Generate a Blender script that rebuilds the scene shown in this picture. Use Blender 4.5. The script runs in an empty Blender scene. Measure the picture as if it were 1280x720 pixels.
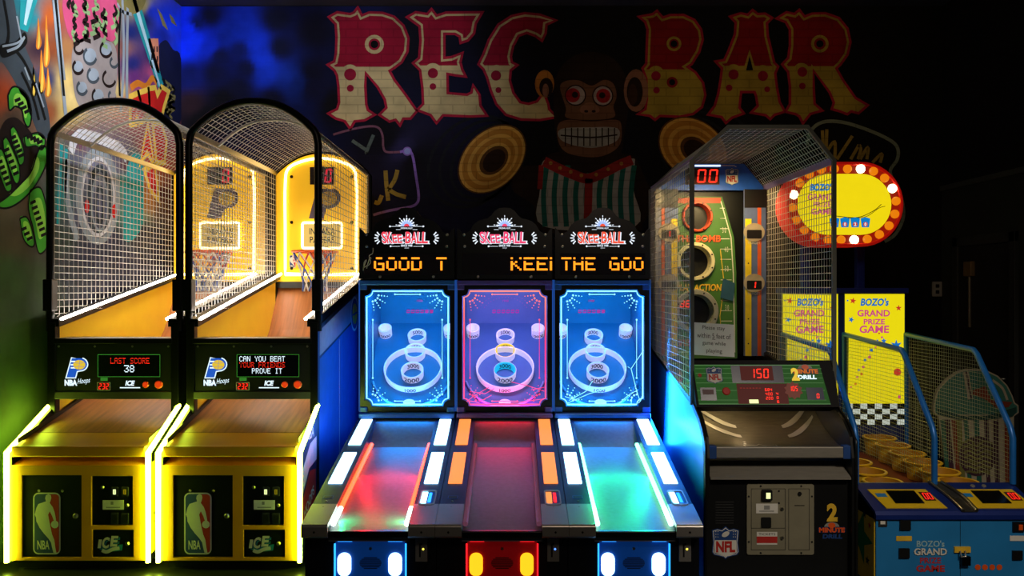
import bpy, math, random
from mathutils import Vector
from mathutils.geometry import tessellate_polygon
random.seed(7)
C = bpy.context.scene.collection
F, H = 1000.0, 1.80            # focal length in pixels of a 1280 px wide frame, camera height

# ------------------------------------------------------------------ materials
def lin(h):
    h = h.lstrip('#')
    o = []
    for i in (0, 2, 4):
        c = int(h[i:i+2], 16) / 255
        o.append(c / 12.92 if c <= .04045 else ((c + .055) / 1.055) ** 2.4)
    return o

def mat(name, col, rough=.5, metal=0., var=.12, scale=14., bump=0., spec=.5, stretch=None, coat=0., brick=False):
    m = bpy.data.materials.new(name); m.use_nodes = True
    nt = m.node_tree; b = nt.nodes['Principled BSDF']
    c = lin(col)
    tc = nt.nodes.new('ShaderNodeTexCoord'); n = nt.nodes.new('ShaderNodeTexNoise')
    n.inputs['Scale'].default_value = scale; n.inputs['Detail'].default_value = 4
    src = tc.outputs['Object']
    if stretch:
        mp = nt.nodes.new('ShaderNodeMapping'); mp.inputs['Scale'].default_value = stretch
        nt.links.new(src, mp.inputs['Vector']); src = mp.outputs['Vector']
    nt.links.new(src, n.inputs['Vector'])
    r = nt.nodes.new('ShaderNodeValToRGB')
    r.color_ramp.elements[0].position = .3; r.color_ramp.elements[1].position = .7
    r.color_ramp.elements[0].color = [x * (1 - var) for x in c] + [1]
    r.color_ramp.elements[1].color = [min(1, x * (1 + var)) for x in c] + [1]
    nt.links.new(n.outputs['Fac'], r.inputs['Fac']); nt.links.new(r.outputs['Color'], b.inputs['Base Color'])
    if brick:                                           # paint worn along the brick joints
        bk = nt.nodes.new('ShaderNodeTexBrick'); mb_ = nt.nodes.new('ShaderNodeMapping'); mb_.inputs['Rotation'].default_value = (-math.pi / 2, 0, 0)
        for k_, v_ in (('Scale', 1), ('Brick Width', .24), ('Row Height', .085), ('Mortar Size', .006)): bk.inputs[k_].default_value = v_
        for k_, v_ in (('Color1', 1.), ('Color2', .94), ('Mortar', .74)): bk.inputs[k_].default_value = (v_, v_, v_, 1)
        nt.links.new(tc.outputs['Object'], mb_.inputs['Vector']); nt.links.new(mb_.outputs['Vector'], bk.inputs['Vector'])
        mm = nt.nodes.new('ShaderNodeMix'); mm.data_type = 'RGBA'; mm.blend_type = 'MULTIPLY'; mm.inputs['Factor'].default_value = 1
        nt.links.new(r.outputs['Color'], mm.inputs['A']); nt.links.new(bk.outputs['Color'], mm.inputs['B']); nt.links.new(mm.outputs['Result'], b.inputs['Base Color'])
    b.inputs['Roughness'].default_value = rough; b.inputs['Metallic'].default_value = metal
    b.inputs['Specular IOR Level'].default_value = spec; b.inputs['Coat Weight'].default_value = coat
    if bump:
        bp = nt.nodes.new('ShaderNodeBump'); bp.inputs['Strength'].default_value = bump; bp.inputs['Distance'].default_value = .01
        nt.links.new(n.outputs['Fac'], bp.inputs['Height']); nt.links.new(bp.outputs['Normal'], b.inputs['Normal'])
    return m

def emi(name, col, s=1., base='#101010', rough=.5):
    m = bpy.data.materials.new(name); m.use_nodes = True
    nt = m.node_tree; b = nt.nodes['Principled BSDF']
    n = nt.nodes.new('ShaderNodeTexNoise'); n.inputs['Scale'].default_value = 9
    r = nt.nodes.new('ShaderNodeValToRGB'); c = lin(col)
    r.color_ramp.elements[0].color = [x * .93 for x in c] + [1]; r.color_ramp.elements[1].color = c + [1]
    nt.links.new(n.outputs['Fac'], r.inputs['Fac']); nt.links.new(r.outputs['Color'], b.inputs['Emission Color'])
    b.inputs['Base Color'].default_value = lin(base) + [1]
    b.inputs['Emission Strength'].default_value = s; b.inputs['Roughness'].default_value = rough; b.inputs['Specular IOR Level'].default_value = .25
    return m

def emi_grad(name, stops, s=1.):
    """a backlit print whose ink changes colour with height (object z)"""
    m = bpy.data.materials.new(name); m.use_nodes = True
    nt = m.node_tree; b = nt.nodes['Principled BSDF']
    tc = nt.nodes.new('ShaderNodeTexCoord'); sp = nt.nodes.new('ShaderNodeSeparateXYZ')
    mr = nt.nodes.new('ShaderNodeMapRange'); r = nt.nodes.new('ShaderNodeValToRGB')
    mr.inputs['From Min'].default_value = stops[0][0]; mr.inputs['From Max'].default_value = stops[-1][0]
    nt.links.new(tc.outputs['Object'], sp.inputs[0]); nt.links.new(sp.outputs['Z'], mr.inputs['Value'])
    nt.links.new(mr.outputs[0], r.inputs['Fac'])
    el = r.color_ramp.elements
    for i, (z, h) in enumerate(stops):
        p = (z - stops[0][0]) / (stops[-1][0] - stops[0][0])
        e = el[0] if i == 0 else el[-1] if i == len(stops) - 1 else el.new(p)
        e.position = p; e.color = lin(h) + [1]
    nt.links.new(r.outputs['Color'], b.inputs['Emission Color'])
    b.inputs['Base Color'].default_value = (.02, .02, .02, 1); b.inputs['Emission Strength'].default_value = s
    return m

def glass(name, tint='#ffffff', refl=.06, rough=.02):
    m = bpy.data.materials.new(name); m.use_nodes = True
    nt = m.node_tree; nt.nodes.remove(nt.nodes['Principled BSDF'])
    out = nt.nodes['Material Output']
    t = nt.nodes.new('ShaderNodeBsdfTransparent'); g = nt.nodes.new('ShaderNodeBsdfGlossy')
    t.inputs['Color'].default_value = lin(tint) + [1]; g.inputs['Roughness'].default_value = rough
    lw = nt.nodes.new('ShaderNodeLayerWeight'); lw.inputs['Blend'].default_value = refl
    ns = nt.nodes.new('ShaderNodeTexNoise'); ns.inputs['Scale'].default_value = 3
    ml = nt.nodes.new('ShaderNodeMath'); ml.operation = 'MULTIPLY'
    ml2 = nt.nodes.new('ShaderNodeMath'); ml2.operation = 'ADD'; ml2.inputs[1].default_value = .6
    nt.links.new(ns.outputs['Fac'], ml2.inputs[0])
    nt.links.new(lw.outputs['Fresnel'], ml.inputs[0]); nt.links.new(ml2.outputs[0], ml.inputs[1])
    mx = nt.nodes.new('ShaderNodeMixShader')
    nt.links.new(ml.outputs[0], mx.inputs[0]); nt.links.new(t.outputs[0], mx.inputs[1]); nt.links.new(g.outputs[0], mx.inputs[2])
    nt.links.new(mx.outputs[0], out.inputs['Surface'])
    return m

def paint_attr(name, rough=.8, bump_brick=False):
    """sprayed mural paint: colours stored per vertex of the painted wall, roughened by brickwork"""
    m = bpy.data.materials.new(name); m.use_nodes = True
    nt = m.node_tree; b = nt.nodes['Principled BSDF']
    a = nt.nodes.new('ShaderNodeAttribute'); a.attribute_name = 'paint'
    tc = nt.nodes.new('ShaderNodeTexCoord'); n = nt.nodes.new('ShaderNodeTexNoise'); n.inputs['Scale'].default_value = 5; n.inputs['Detail'].default_value = 6
    mr = nt.nodes.new('ShaderNodeMapRange'); mr.inputs['From Min'].default_value = .3; mr.inputs['From Max'].default_value = .7
    mr.inputs['To Min'].default_value = .75; mr.inputs['To Max'].default_value = 1.15
    mx = nt.nodes.new('ShaderNodeMix'); mx.data_type = 'RGBA'; mx.blend_type = 'MULTIPLY'; mx.inputs['Factor'].default_value = 1
    nt.links.new(tc.outputs['Object'], n.inputs['Vector']); nt.links.new(n.outputs['Fac'], mr.inputs['Value'])
    nt.links.new(a.outputs['Color'], mx.inputs['A']); nt.links.new(mr.outputs[0], mx.inputs['B'])
    nt.links.new(mx.outputs['Result'], b.inputs['Base Color'])
    b.inputs['Roughness'].default_value = rough; b.inputs['Specular IOR Level'].default_value = .2
    if bump_brick:
        br = nt.nodes.new('ShaderNodeTexBrick'); mp = nt.nodes.new('ShaderNodeMapping')
        mp.inputs['Rotation'].default_value = (math.pi / 2, 0, 0)
        br.inputs['Scale'].default_value = 1; br.inputs['Brick Width'].default_value = .24; br.inputs['Row Height'].default_value = .085
        br.inputs['Mortar Size'].default_value = .008
        nt.links.new(tc.outputs['Object'], mp.inputs['Vector']); nt.links.new(mp.outputs['Vector'], br.inputs['Vector'])
        bp = nt.nodes.new('ShaderNodeBump'); bp.inputs['Strength'].default_value = .5; bp.inputs['Distance'].default_value = .012; bp.invert = True
        nt.links.new(br.outputs['Fac'], bp.inputs['Height']); nt.links.new(bp.outputs['Normal'], b.inputs['Normal'])
    return m

# ------------------------------------------------------------------ geometry
class Fr:
    """a plane: origin o, axes U (right) and V (up); N = U x V points at the viewer"""
    def __init__(s, o, U=(1, 0, 0), V=(0, 0, 1)):
        s.o = Vector(o); s.U = Vector(U).normalized(); s.V = Vector(V).normalized(); s.N = s.U.cross(s.V)
    def p(s, u, v, d=0): return s.o + s.U * u + s.V * v + s.N * d

def smooth(pts, n=6, closed=False):
    P = [Vector(p) for p in pts]; k = len(P); out = []
    for i in range(k if closed else k - 1):
        a = P[(i - 1) % k] if closed or i else P[0]
        b, c = P[i], P[(i + 1) % k]
        d = P[(i + 2) % k] if closed or i + 2 < k else P[-1]
        for j in range(n):
            t = j / n
            out.append(.5 * ((2 * b) + (c - a) * t + (2 * a - 5 * b + 4 * c - d) * t * t + (3 * b - a - 3 * c + d) * t ** 3))
    if not closed: out.append(P[-1])
    return [tuple(q) for q in out]

def circ(u, v, r, n=24, ry=None, rot=0, a0=0, a1=2 * math.pi):
    ry = r if ry is None else ry; c, s = math.cos(rot), math.sin(rot); full = abs(a1 - a0 - 2 * math.pi) < 1e-6
    o = []
    for i in range(n if full else n + 1):
        a = a0 + (a1 - a0) * i / n; x, y = r * math.cos(a), ry * math.sin(a)
        o.append((u + x * c - y * s, v + x * s + y * c))
    return o

def rrect(u0, u1, v0, v1, r, n=5):
    o = []
    for (x, y, a) in ((u1 - r, v1 - r, 0), (u0 + r, v1 - r, 1), (u0 + r, v0 + r, 2), (u1 - r, v0 + r, 3)):
        for i in range(n + 1):
            t = (a + i / n) * math.pi / 2; o.append((x + r * math.cos(t), y + r * math.sin(t)))
    return o

def rect(u0, u1, v0, v1): return [(u0, v0), (u1, v0), (u1, v1), (u0, v1)]

def area(p): return .5 * sum(p[i - 1][0] * p[i][1] - p[i][0] * p[i - 1][1] for i in range(len(p)))

def inset(poly, d):
    """polygon moved inward by d (outward when negative)"""
    q = [p for i, p in enumerate(poly) if (Vector(p) - Vector(poly[i - 1])).length > 1e-6]
    if area(q) < 0: q = q[::-1]
    o = []; k = len(q)
    for i in range(k):
        a, b, c = Vector(q[i - 1]), Vector(q[i]), Vector(q[(i + 1) % k])
        e, f = (b - a).normalized(), (c - b).normalized()
        n1, n2 = Vector((-e.y, e.x)), Vector((-f.y, f.x))
        m = n1 + n2
        if m.length < 1e-4: m = n1
        m.normalize(); s = 1 / max(.5, m.dot(n1))
        o.append(tuple(b + m * d * s))
    return o

def clip_v(poly, vmin):
    """the part of a polygon above v = vmin"""
    o = []
    for i in range(len(poly)):
        a, b = poly[i - 1], poly[i]
        ia, ib = a[1] >= vmin, b[1] >= vmin
        if ia != ib:
            t = (vmin - a[1]) / (b[1] - a[1]); o.append((a[0] + t * (b[0] - a[0]), vmin))
        if ib: o.append(b)
    return o

_tx = {}
def text_mesh(s, bold=0.):
    k = (s, bold)
    if k not in _tx:
        cu = bpy.data.curves.new('t', 'FONT'); cu.body = s; cu.size = 1; cu.resolution_u = 3; cu.offset = bold; cu.fill_mode = 'FRONT'
        o = bpy.data.objects.new('t', cu); C.objects.link(o); bpy.context.view_layer.update()
        me = bpy.data.meshes.new_from_object(o.evaluated_get(bpy.context.evaluated_depsgraph_get()))
        V = [(v.co.x, v.co.y) for v in me.vertices]; P = [tuple(p.vertices) for p in me.polygons]
        bpy.data.objects.remove(o); bpy.data.curves.remove(cu); bpy.data.meshes.remove(me)
        xs = [v[0] for v in V]; ys = [v[1] for v in V]
        _tx[k] = (V, P, min(xs), max(xs), min(ys), max(ys))
    return _tx[k]

PIX = {c: r.split() for c, r in {
 'A': '01110 10001 10001 11111 10001 10001 10001', 'B': '11110 10001 10001 11110 10001 10001 11110', 'C': '01110 10001 10000 10000 10000 10001 01110',
 'D': '11110 10001 10001 10001 10001 10001 11110', 'E': '11111 10000 10000 11110 10000 10000 11111', 'F': '11111 10000 10000 11110 10000 10000 10000',
 'G': '01110 10001 10000 10111 10001 10001 01111', 'H': '10001 10001 10001 11111 10001 10001 10001', 'I': '01110 00100 00100 00100 00100 00100 01110',
 'K': '10001 10010 10100 11000 10100 10010 10001', 'L': '10000 10000 10000 10000 10000 10000 11111', 'N': '10001 11001 11001 10101 10011 10011 10001',
 'O': '01110 10001 10001 10001 10001 10001 01110', 'P': '11110 10001 10001 11110 10000 10000 10000', 'R': '11110 10001 10001 11110 10100 10010 10001',
 'S': '01111 10000 10000 01110 00001 00001 11110', 'T': '11111 00100 00100 00100 00100 00100 00100', 'U': '10001 10001 10001 10001 10001 10001 01110',
 'V': '10001 10001 10001 10001 10001 01010 00100', 'Y': '10001 10001 01010 00100 00100 00100 00100', '3': '11111 00001 00010 00110 00001 10001 01110',
 '8': '01110 10001 10001 01110 10001 10001 01110', ' ': '00000 00000 00000 00000 00000 00000 00000', '|': '10000 10000 10000 10000 10000 10000 10000'}.items()}
SEG = {'0': 'abcdef', '1': 'bc', '2': 'abged', '3': 'abgcd', '4': 'fgbc', '5': 'afgcd', '6': 'afgedc', '7': 'abc', '8': 'abcdefg', '9': 'abfgcd'}

class MB:
    def __init__(s): s.v = []; s.f = []; s.mi = []; s.mats = []; s.sm = []
    def _m(s, m):
        if m not in s.mats: s.mats.append(m)
        return s.mats.index(m)
    def add(s, V, P, m, smooth=False):
        b = len(s.v); i = s._m(m); s.v += [tuple(x) for x in V]
        for p in P: s.f.append([b + k for k in p]); s.mi.append(i); s.sm.append(smooth)
        return s
    def box(s, x0, x1, y0, y1, z0, z1, m):
        V = [(x, y, z) for z in (z0, z1) for y in (y0, y1) for x in (x0, x1)]
        return s.add(V, [(0, 2, 3, 1), (4, 5, 7, 6), (0, 1, 5, 4), (2, 6, 7, 3), (0, 4, 6, 2), (1, 3, 7, 5)], m)
    def plate(s, fr, poly, d0, d1, m, holes=(), m_side=None):
        """polygon (u,v) in the frame, solid between d0 and d1 along the frame's normal; flat when d0 == d1"""
        poly = list(poly)
        if area(poly) < 0: poly = poly[::-1]
        loops = [poly] + [(h if area(h) < 0 else h[::-1]) for h in holes]
        flat = [p for l in loops for p in l]
        tri = tessellate_polygon([[Vector((p[0], p[1], 0)) for p in l] for l in loops]); n = len(flat)
        T = []
        for t in tri:
            a, b, c = (flat[k] for k in t)
            T.append(t if (b[0]-a[0])*(c[1]-a[1])-(b[1]-a[1])*(c[0]-a[0]) > 0 else t[::-1])
        s.add([fr.p(u, v, max(d0, d1)) for u, v in flat], T, m)
        if abs(d0 - d1) > 1e-9:
            lo, hi = min(d0, d1), max(d0, d1)
            s.add([fr.p(u, v, lo) for u, v in flat], [t[::-1] for t in T], m_side or m)
            k = 0
            for l in loops:
                V = [fr.p(u, v, lo) for u, v in l] + [fr.p(u, v, hi) for u, v in l]; q = len(l)
                s.add(V, [(i, (i + 1) % q, q + (i + 1) % q, q + i) for i in range(q)], m_side or m)
        return s
    def prism(s, prof, x0, x1, m, m_side=None):
        """profile (y,z) solid from x0 to x1"""
        return s.plate(Fr((0, 0, 0), (0, 1, 0), (0, 0, 1)), prof, x0, x1, m, m_side=m_side)
    def tube(s, pts, r, m, n=8, closed=False, smooth=True, phase=0.):
        P = [Vector(p) for p in pts]; k = len(P); V = []; up = None
        for i in range(k):
            a = P[i - 1] if (closed or i) else P[0]; c = P[(i + 1) % k] if (closed or i < k - 1) else P[-1]
            t = (c - a).normalized()
            if up is None:
                up = Vector((0, 0, 1)) if abs(t.z) < .9 else Vector((0, 1, 0))
            x = t.cross(up)
            if x.length < 1e-4: x = t.orthogonal()
            x.normalize(); y = x.cross(t).normalized(); up = y
            cs = 1.
            if 0 < i < k - 1 or closed:
                cs = 1 / max(.6, math.cos(((P[i] - a).angle(c - P[i], 0)) / 2))
            for j in range(n):
                q = 2 * math.pi * j / n + phase
                V.append(P[i] + (x * math.cos(q) + y * math.sin(q)) * r * cs)
        Q = []
        for i in range(k if closed else k - 1):
            for j in range(n):
                Q.append((i * n + j, i * n + (j + 1) % n, ((i + 1) % k) * n + (j + 1) % n, ((i + 1) % k) * n + j))
        s.add(V, Q, m, smooth)
        if not closed:
            s.add(V[:n], [tuple(range(n))[::-1]], m); s.add(V[-n:], [tuple(range(n))], m)
        return s
    def wire(s, a, b, r, m): return s.tube([a, b], r, m, n=4, smooth=False)
    def lathe(s, fr, u, v, prof, m, n=32, smooth=True, mats=None):
        """profile of (radius, height along normal)"""
        for k in range(len(prof) - 1):
            (r0, h0), (r1, h1) = prof[k], prof[k + 1]
            V = []; Q = []
            for i in range(n):
                a = 2 * math.pi * i / n
                V += [fr.p(u + r0 * math.cos(a), v + r0 * math.sin(a), h0), fr.p(u + r1 * math.cos(a), v + r1 * math.sin(a), h1)]
            for i in range(n):
                j = (i + 1) % n; Q.append((2 * i, 2 * j, 2 * j + 1, 2 * i + 1))
            s.add(V, Q, mats[k] if mats else m, smooth)
        return s
    def stroke(s, fr, pts, w, m, d=.001):
        P = [Vector(p) for p in pts]; V = []
        for i in range(len(P)):
            t = (P[min(i + 1, len(P) - 1)] - P[max(i - 1, 0)]).normalized(); n = Vector((-t.y, t.x)) * w / 2
            V += [fr.p(*(P[i] - n), d), fr.p(*(P[i] + n), d)]
        return s.add(V, [(2 * i + 1, 2 * i, 2 * i + 2, 2 * i + 3) for i in range(len(P) - 1)], m)
    def text(s, fr, body, u, v, h, m, w=None, shear=0., d=.001, bold=0., rot=0., al='C'):
        V, P, x0, x1, y0, y1 = text_mesh(body, bold); k = h / (y1 - y0); kx = k if w is None else w / (x1 - x0)
        c, q = math.cos(rot), math.sin(rot); out = []
        for (x, y) in V:
            a = (x - ((x0 + x1) / 2 if al == 'C' else x0)) * kx; b = (y - (y0 + y1) / 2) * k
            a += shear * b
            out.append(fr.p(u + a * c - b * q, v + a * q + b * c, d))
        return s.add(out, P, m)
    def pixels(s, fr, body, u0, u1, v0, v1, m, d=.001, skip=(), fill=.86, cellw=None):
        n = len(body) * 6 - 1; cw = (u1 - u0) / n if cellw is None else cellw; ch = (v1 - v0) / 7
        for k, c in enumerate(body):
            for r, row in enumerate(PIX[c]):
                if r in skip: continue
                j = 0
                while j < 5:
                    if row[j] == '1':
                        e = j
                        while e + 1 < 5 and row[e + 1] == '1': e += 1
                        a = u0 + (k * 6 + j) * cw; b = u0 + (k * 6 + e + 1) * cw; t = v1 - r * ch
                        s.plate(fr, rect(a, b, t - ch * fill, t), d, d, m); j = e
                    j += 1
        return s
    def seg7(s, fr, body, u0, u1, v0, v1, m, d=.001, shear=.1, th=.16):
        n = len(body); cw = (u1 - u0) / n; w = cw * .74; h = v1 - v0; t = w * th * 1.5
        B = {'a': (t*.6, w-t*.6, h-t, h), 'd': (t*.6, w-t*.6, 0, t), 'g': (t*.6, w-t*.6, h/2-t/2, h/2+t/2), 'f': (0, t, h/2+t*.3, h-t*.4),
             'b': (w-t, w, h/2+t*.3, h-t*.4), 'e': (0, t, t*.4, h/2-t*.3), 'c': (w-t, w, t*.4, h/2-t*.3)}
        for k, c in enumerate(body):
            if c == ':':
                for q in (.3, .65): s.plate(fr, circ(u0 + k*cw + w*.6, v0 + h*q, t*.7, 8), d, d, m)
                continue
            for q in SEG.get(c, ''):
                a, b, e, f = B[q]
                s.plate(fr, [(u0 + k*cw + x + shear*y, v0 + y) for x, y in rect(a, b, e, f)], d, d, m)
        return s
    def build(s, name, parent=None, bevel=0., seg=2, loc=(0, 0, 0)):
        me = bpy.data.meshes.new(name)
        me.from_pydata(s.v, [], s.f); me.update()
        for m in s.mats: me.materials.append(m)
        for p, i, q in zip(me.polygons, s.mi, s.sm): p.material_index = i; p.use_smooth = q
        o = bpy.data.objects.new(name, me); C.objects.link(o); o.location = loc
        if parent: o.parent = parent
        if bevel:
            b = o.modifiers.new('bevel', 'BEVEL'); b.width = bevel; b.segments = seg; b.limit_method = 'ANGLE'; b.angle_limit = .7
        return o

def thing(name, label, cat, loc, group=None):
    o = bpy.data.objects.new(name, None); C.objects.link(o); o.location = loc; o.empty_display_size = .2
    o['label'] = label; o['category'] = cat
    if group: o['group'] = group
    return o
def tag(o, label, cat, group=None):
    o['label'] = label; o['category'] = cat
    if group: o['group'] = group
    return o
def struct(o): o['kind'] = 'structure'; return o
def grid_wires(mb, A, B, D, E, r, m, nu, nv):
    """wires over the quad A-B (bottom), D-E (top): nu uprights, nv cross wires"""
    A, B, D, E = map(Vector, (A, B, D, E))
    for i in range(nu + 1):
        t = i / nu; mb.wire(A.lerp(B, t), D.lerp(E, t), r, m)
    for i in range(nv + 1):
        t = i / nv; mb.wire(A.lerp(D, t), B.lerp(E, t), r, m)
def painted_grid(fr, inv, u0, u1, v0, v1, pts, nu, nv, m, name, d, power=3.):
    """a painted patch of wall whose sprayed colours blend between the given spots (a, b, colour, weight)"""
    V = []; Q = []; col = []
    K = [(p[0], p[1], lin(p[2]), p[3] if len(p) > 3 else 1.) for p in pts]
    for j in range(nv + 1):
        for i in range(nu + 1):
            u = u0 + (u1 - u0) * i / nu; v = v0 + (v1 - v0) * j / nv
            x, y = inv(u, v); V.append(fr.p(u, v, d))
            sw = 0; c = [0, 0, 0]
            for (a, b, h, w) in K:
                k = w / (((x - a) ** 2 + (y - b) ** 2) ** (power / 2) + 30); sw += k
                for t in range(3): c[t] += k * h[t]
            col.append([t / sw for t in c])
    for j in range(nv):
        for i in range(nu):
            a = j * (nu + 1) + i; Q.append((a, a + 1, a + nu + 2, a + nu + 1))
    mb = MB(); mb.add(V, Q, m); o = mb.build(name)
    at = o.data.color_attributes.new('paint', 'FLOAT_COLOR', 'POINT')
    for i, c in enumerate(col): at.data[i].color = c + [1]
    return o
def lamp(kind, name, loc, target, power, col, size=.3, spot=60, blend=.8, size_y=None):
    l = bpy.data.lights.new(name, kind); o = bpy.data.objects.new(name, l); C.objects.link(o); o.location = loc
    o.rotation_euler = (Vector(target) - Vector(loc)).to_track_quat('-Z', 'Y').to_euler()
    l.energy = power; l.color = lin(col)
    if kind == 'SPOT': l.spot_size = math.radians(spot); l.spot_blend = blend; l.shadow_soft_size = size
    elif kind == 'AREA':
        l.size = size
        if size_y: l.shape = 'RECTANGLE'; l.size_y = size_y
    else: l.shadow_soft_size = size
    return o

# ================================================================== THE ROOM
XL, XR, YB, ZC = -3.35, 4.36, 8.10, 4.66
m_floor = mat('floor', '#14150f', .32, 0, .35, 3, .05)
m_ceil = mat('ceiling', '#34364a', .8, 0, .2, 4)
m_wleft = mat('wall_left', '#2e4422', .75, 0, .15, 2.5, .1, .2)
m_wright = mat('wall_right', '#22251f', .8, 0, .15, 2.5, .1, .2)
m_dark = mat('dark_paint', '#0b0b0d', .8, 0, .2, 3, .05, .2)
m_sprayL = paint_attr('mural_spray_left')
m_sprayB = paint_attr('mural_spray_back', .85, True)
def pt(h, v=.22, brick=False): return mat('paint_' + h.strip('#'), h, .85, 0, v, 3.5, 0, .15, brick=brick)

b = MB().box(-3.7, 4.7, -1.5, 8.4, -.1, 0, m_floor).build('floor'); struct(b)
b = MB().box(-3.7, 4.7, -1.5, 8.4, ZC, ZC + .1, m_ceil).build('ceiling'); struct(b)
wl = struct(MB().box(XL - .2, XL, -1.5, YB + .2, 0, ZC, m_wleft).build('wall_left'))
wb = struct(MB().box(XL, XR, YB, YB + .2, 0, ZC, m_dark).build('wall_back'))
wr = struct(MB().box(XR, XR + .2, -1.5, YB + .2, 0, ZC, m_dark).build('wall_right'))
# lower, paler wainscot of the right wall and its rail
struct(MB().box(XR - .015, XR, 3.5, YB, 0, 2.78, m_wright).build('trim_1'))
struct(MB().box(XR - .03, XR, 3.5, YB, 2.78, 2.83, mat('rail_paint', '#33362e', .6)).build('trim_2'))
# door in the right wall
m_door = mat('door_paint', '#121310', .6, 0, .15, 5)
d = struct(MB().box(XR - .03, XR - .012, 6.95, 7.75, 0, 2.2, m_door).build('door_1', bevel=.004))
fb = MB(); m_df = mat('door_frame_paint', '#242620', .6)
fb.box(XR - .05, XR - .012, 6.86, 6.95, 0, 2.29, m_df); fb.box(XR - .05, XR - .012, 7.75, 7.84, 0, 2.29, m_df); fb.box(XR - .05, XR - .012, 6.86, 7.84, 2.2, 2.29, m_df)
fb.build('door_frame', d, .004)
hb = MB(); hb.tube([(XR - .03, 7.02, 1.0), (XR - .07, 7.02, 1.0), (XR - .07, 7.14, 1.0)], .012, mat('door_handle_steel', '#7a7a70', .35, 1)); hb.build('door_handle', d)
# outlet plate and conduit box on the back wall
FB = Fr((0, YB, 0)); FL = Fr((XL, 0, 0), (0, 1, 0), (0, 0, 1))
def WB(px, py): return ((px - 640) / F * YB, H - (py - 360) / F * YB)
def WL(px, py):
    Y = -XL * F / (640 - px); return (Y, H - (py - 360) / F * Y)
def WBi(u, v): return (640 + u / YB * F, 360 - (v - H) / YB * F)
def WLi(u, v): return (640 + XL / u * F, 360 - (v - H) / u * F)
m_plate = mat('switch_plate_plastic', '#9a988c', .5); m_blk = mat('black_plastic', '#0c0c0c', .5)
o = thing('outlet_plate', 'small pale outlet plate with two dark sockets on the black back wall', 'outlet', (4.33, YB, 1.78))
f = Fr((0, 0, 0)); mb = MB().plate(f, rrect(-.05, .05, -.075, .075, .01), .002, .014, m_plate); mb.build('plate', o)
for z in (-.03, .03):
    MB().plate(f, rrect(-.018, .018, z - .018, z + .018, .006), .014, .018, m_blk).build('socket', o)
o['label'] = 'small pale outlet plate with two dark sockets beside the room corner'
o.location = (4.3, YB, 1.79)
cb = thing('conduit_box', 'brownish junction box with a thin pipe hanging below it by the dark door', 'electrical box', (XR - .018, 7.55, 1.98))
mb = MB().box(-.05, -.001, -.065, .065, -.07, .07, mat('junction_box_enamel', '#6a5630', .5)); mb.build('box', cb, .008)
mb = MB().tube([(-.022, 0, -.07), (-.022, 0, -.55)], .016, mat('conduit_steel', '#6c6656', .4, .6)); mb.build('pipe', cb)

# ------------------------------------------------------------------ left mural
ptsL = [(-60, 40, '#24353a'), (-60, 200, '#43301f'), (-60, 500, '#2f4424'), (0, 40, '#1c2b30'), (2, 120, '#b0451c', .6), (18, 40, '#2b3438'), (30, 5, '#17707a'), (42, 25, '#1a7d86'),
 (50, 60, '#3a2434'), (56, 30, '#a04a1e'), (58, 100, '#24305a'), (63, 20, '#b4561c'), (60, 140, '#8a4a28'), (68, 190, '#74402a'), (66, 60, '#8a4420'),
 (20, 150, '#4d3b2c'), (8, 200, '#4a3626'), (40, 250, '#55402e'), (20, 300, '#43392a'), (50, 290, '#4a3a2c'), (10, 340, '#2f4424'), (45, 350, '#2f4424'), (20, 450, '#2f4424'), (60, 420, '#2f4424'), (20, 600, '#2f4424'), (100, 600, '#2c3327'),
 (80, 60, '#a07040'), (82, 100, '#cdb26a'), (90, 125, '#d8c078'), (85, 140, '#c5ac60'), (98, 30, '#a83a58'), (112, 12, '#9aa05a'), (130, 10, '#a83a58'), (140, 40, '#8a8a66'), (115, 60, '#8d7f76'), (125, 100, '#9a8a84'), (110, 120, '#a2948c'),
 (150, 115, '#c5b070'), (152, 60, '#8a5a52'), (158, 125, '#c08a66'), (163, 40, '#13246a'), (166, 80, '#1c2470'), (168, 98, '#6a2f7c'), (175, 108, '#a2477f'), (185, 100, '#6a3a80'), (165, 10, '#8a8466'), (178, 8, '#9a8f58'),
 (180, 25, '#0d1c58'), (190, 15, '#0f2fb4'), (205, 20, '#1038d0'), (218, 30, '#1244e6'), (225, 60, '#1240d8'), (200, 45, '#0d2590'), (195, 70, '#0b1a50'), (206, 75, '#0a143c'), (214, 85, '#12215c'), (222, 100, '#5a2a8a'), (224, 118, '#8a3a80'), (218, 140, '#3a2420'), (210, 120, '#1e1420'), (205, 150, '#3a1c18'),
 (190, 95, '#b04a70'), (180, 125, '#c03020'), (195, 130, '#a82a20'),
 (75, 190, '#3c6a62'), (72, 250, '#37706a'), (80, 220, '#3a4a44'), (78, 300, '#32403c'), (100, 175, '#7a4a5a'), (120, 180, '#6a6470'), (95, 200, '#626678'), (115, 210, '#767a90'), (140, 210, '#626678'), (150, 190, '#5a5668'), (125, 260, '#5a5e76'), (105, 270, '#484c60'),
 (160, 230, '#3b9a90'), (166, 270, '#37907f'), (158, 205, '#5a3038'), (170, 200, '#3c8a86'), (185, 190, '#b03030'), (195, 200, '#b83a24'), (190, 230, '#b86a26'), (182, 250, '#a8702a'), (200, 170, '#9a3a50'), (205, 240, '#6a3020'),
 (180, 290, '#34303a'), (140, 300, '#34364a'), (110, 320, '#2e3044'), (160, 330, '#2c2c3e'), (90, 340, '#30343c'), (200, 320, '#2a2836'), (120, 380, '#3a3c4e'), (180, 380, '#34344a')]
o = painted_grid(FL, WLi, 4.3, YB - .002, .3, ZC - .01, ptsL, 120, 110, m_sprayL, 'painted_backdrop', .002, 3.4); o.parent = wl
SG = lambda pts, n=5: smooth(pts, n, True)
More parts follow.
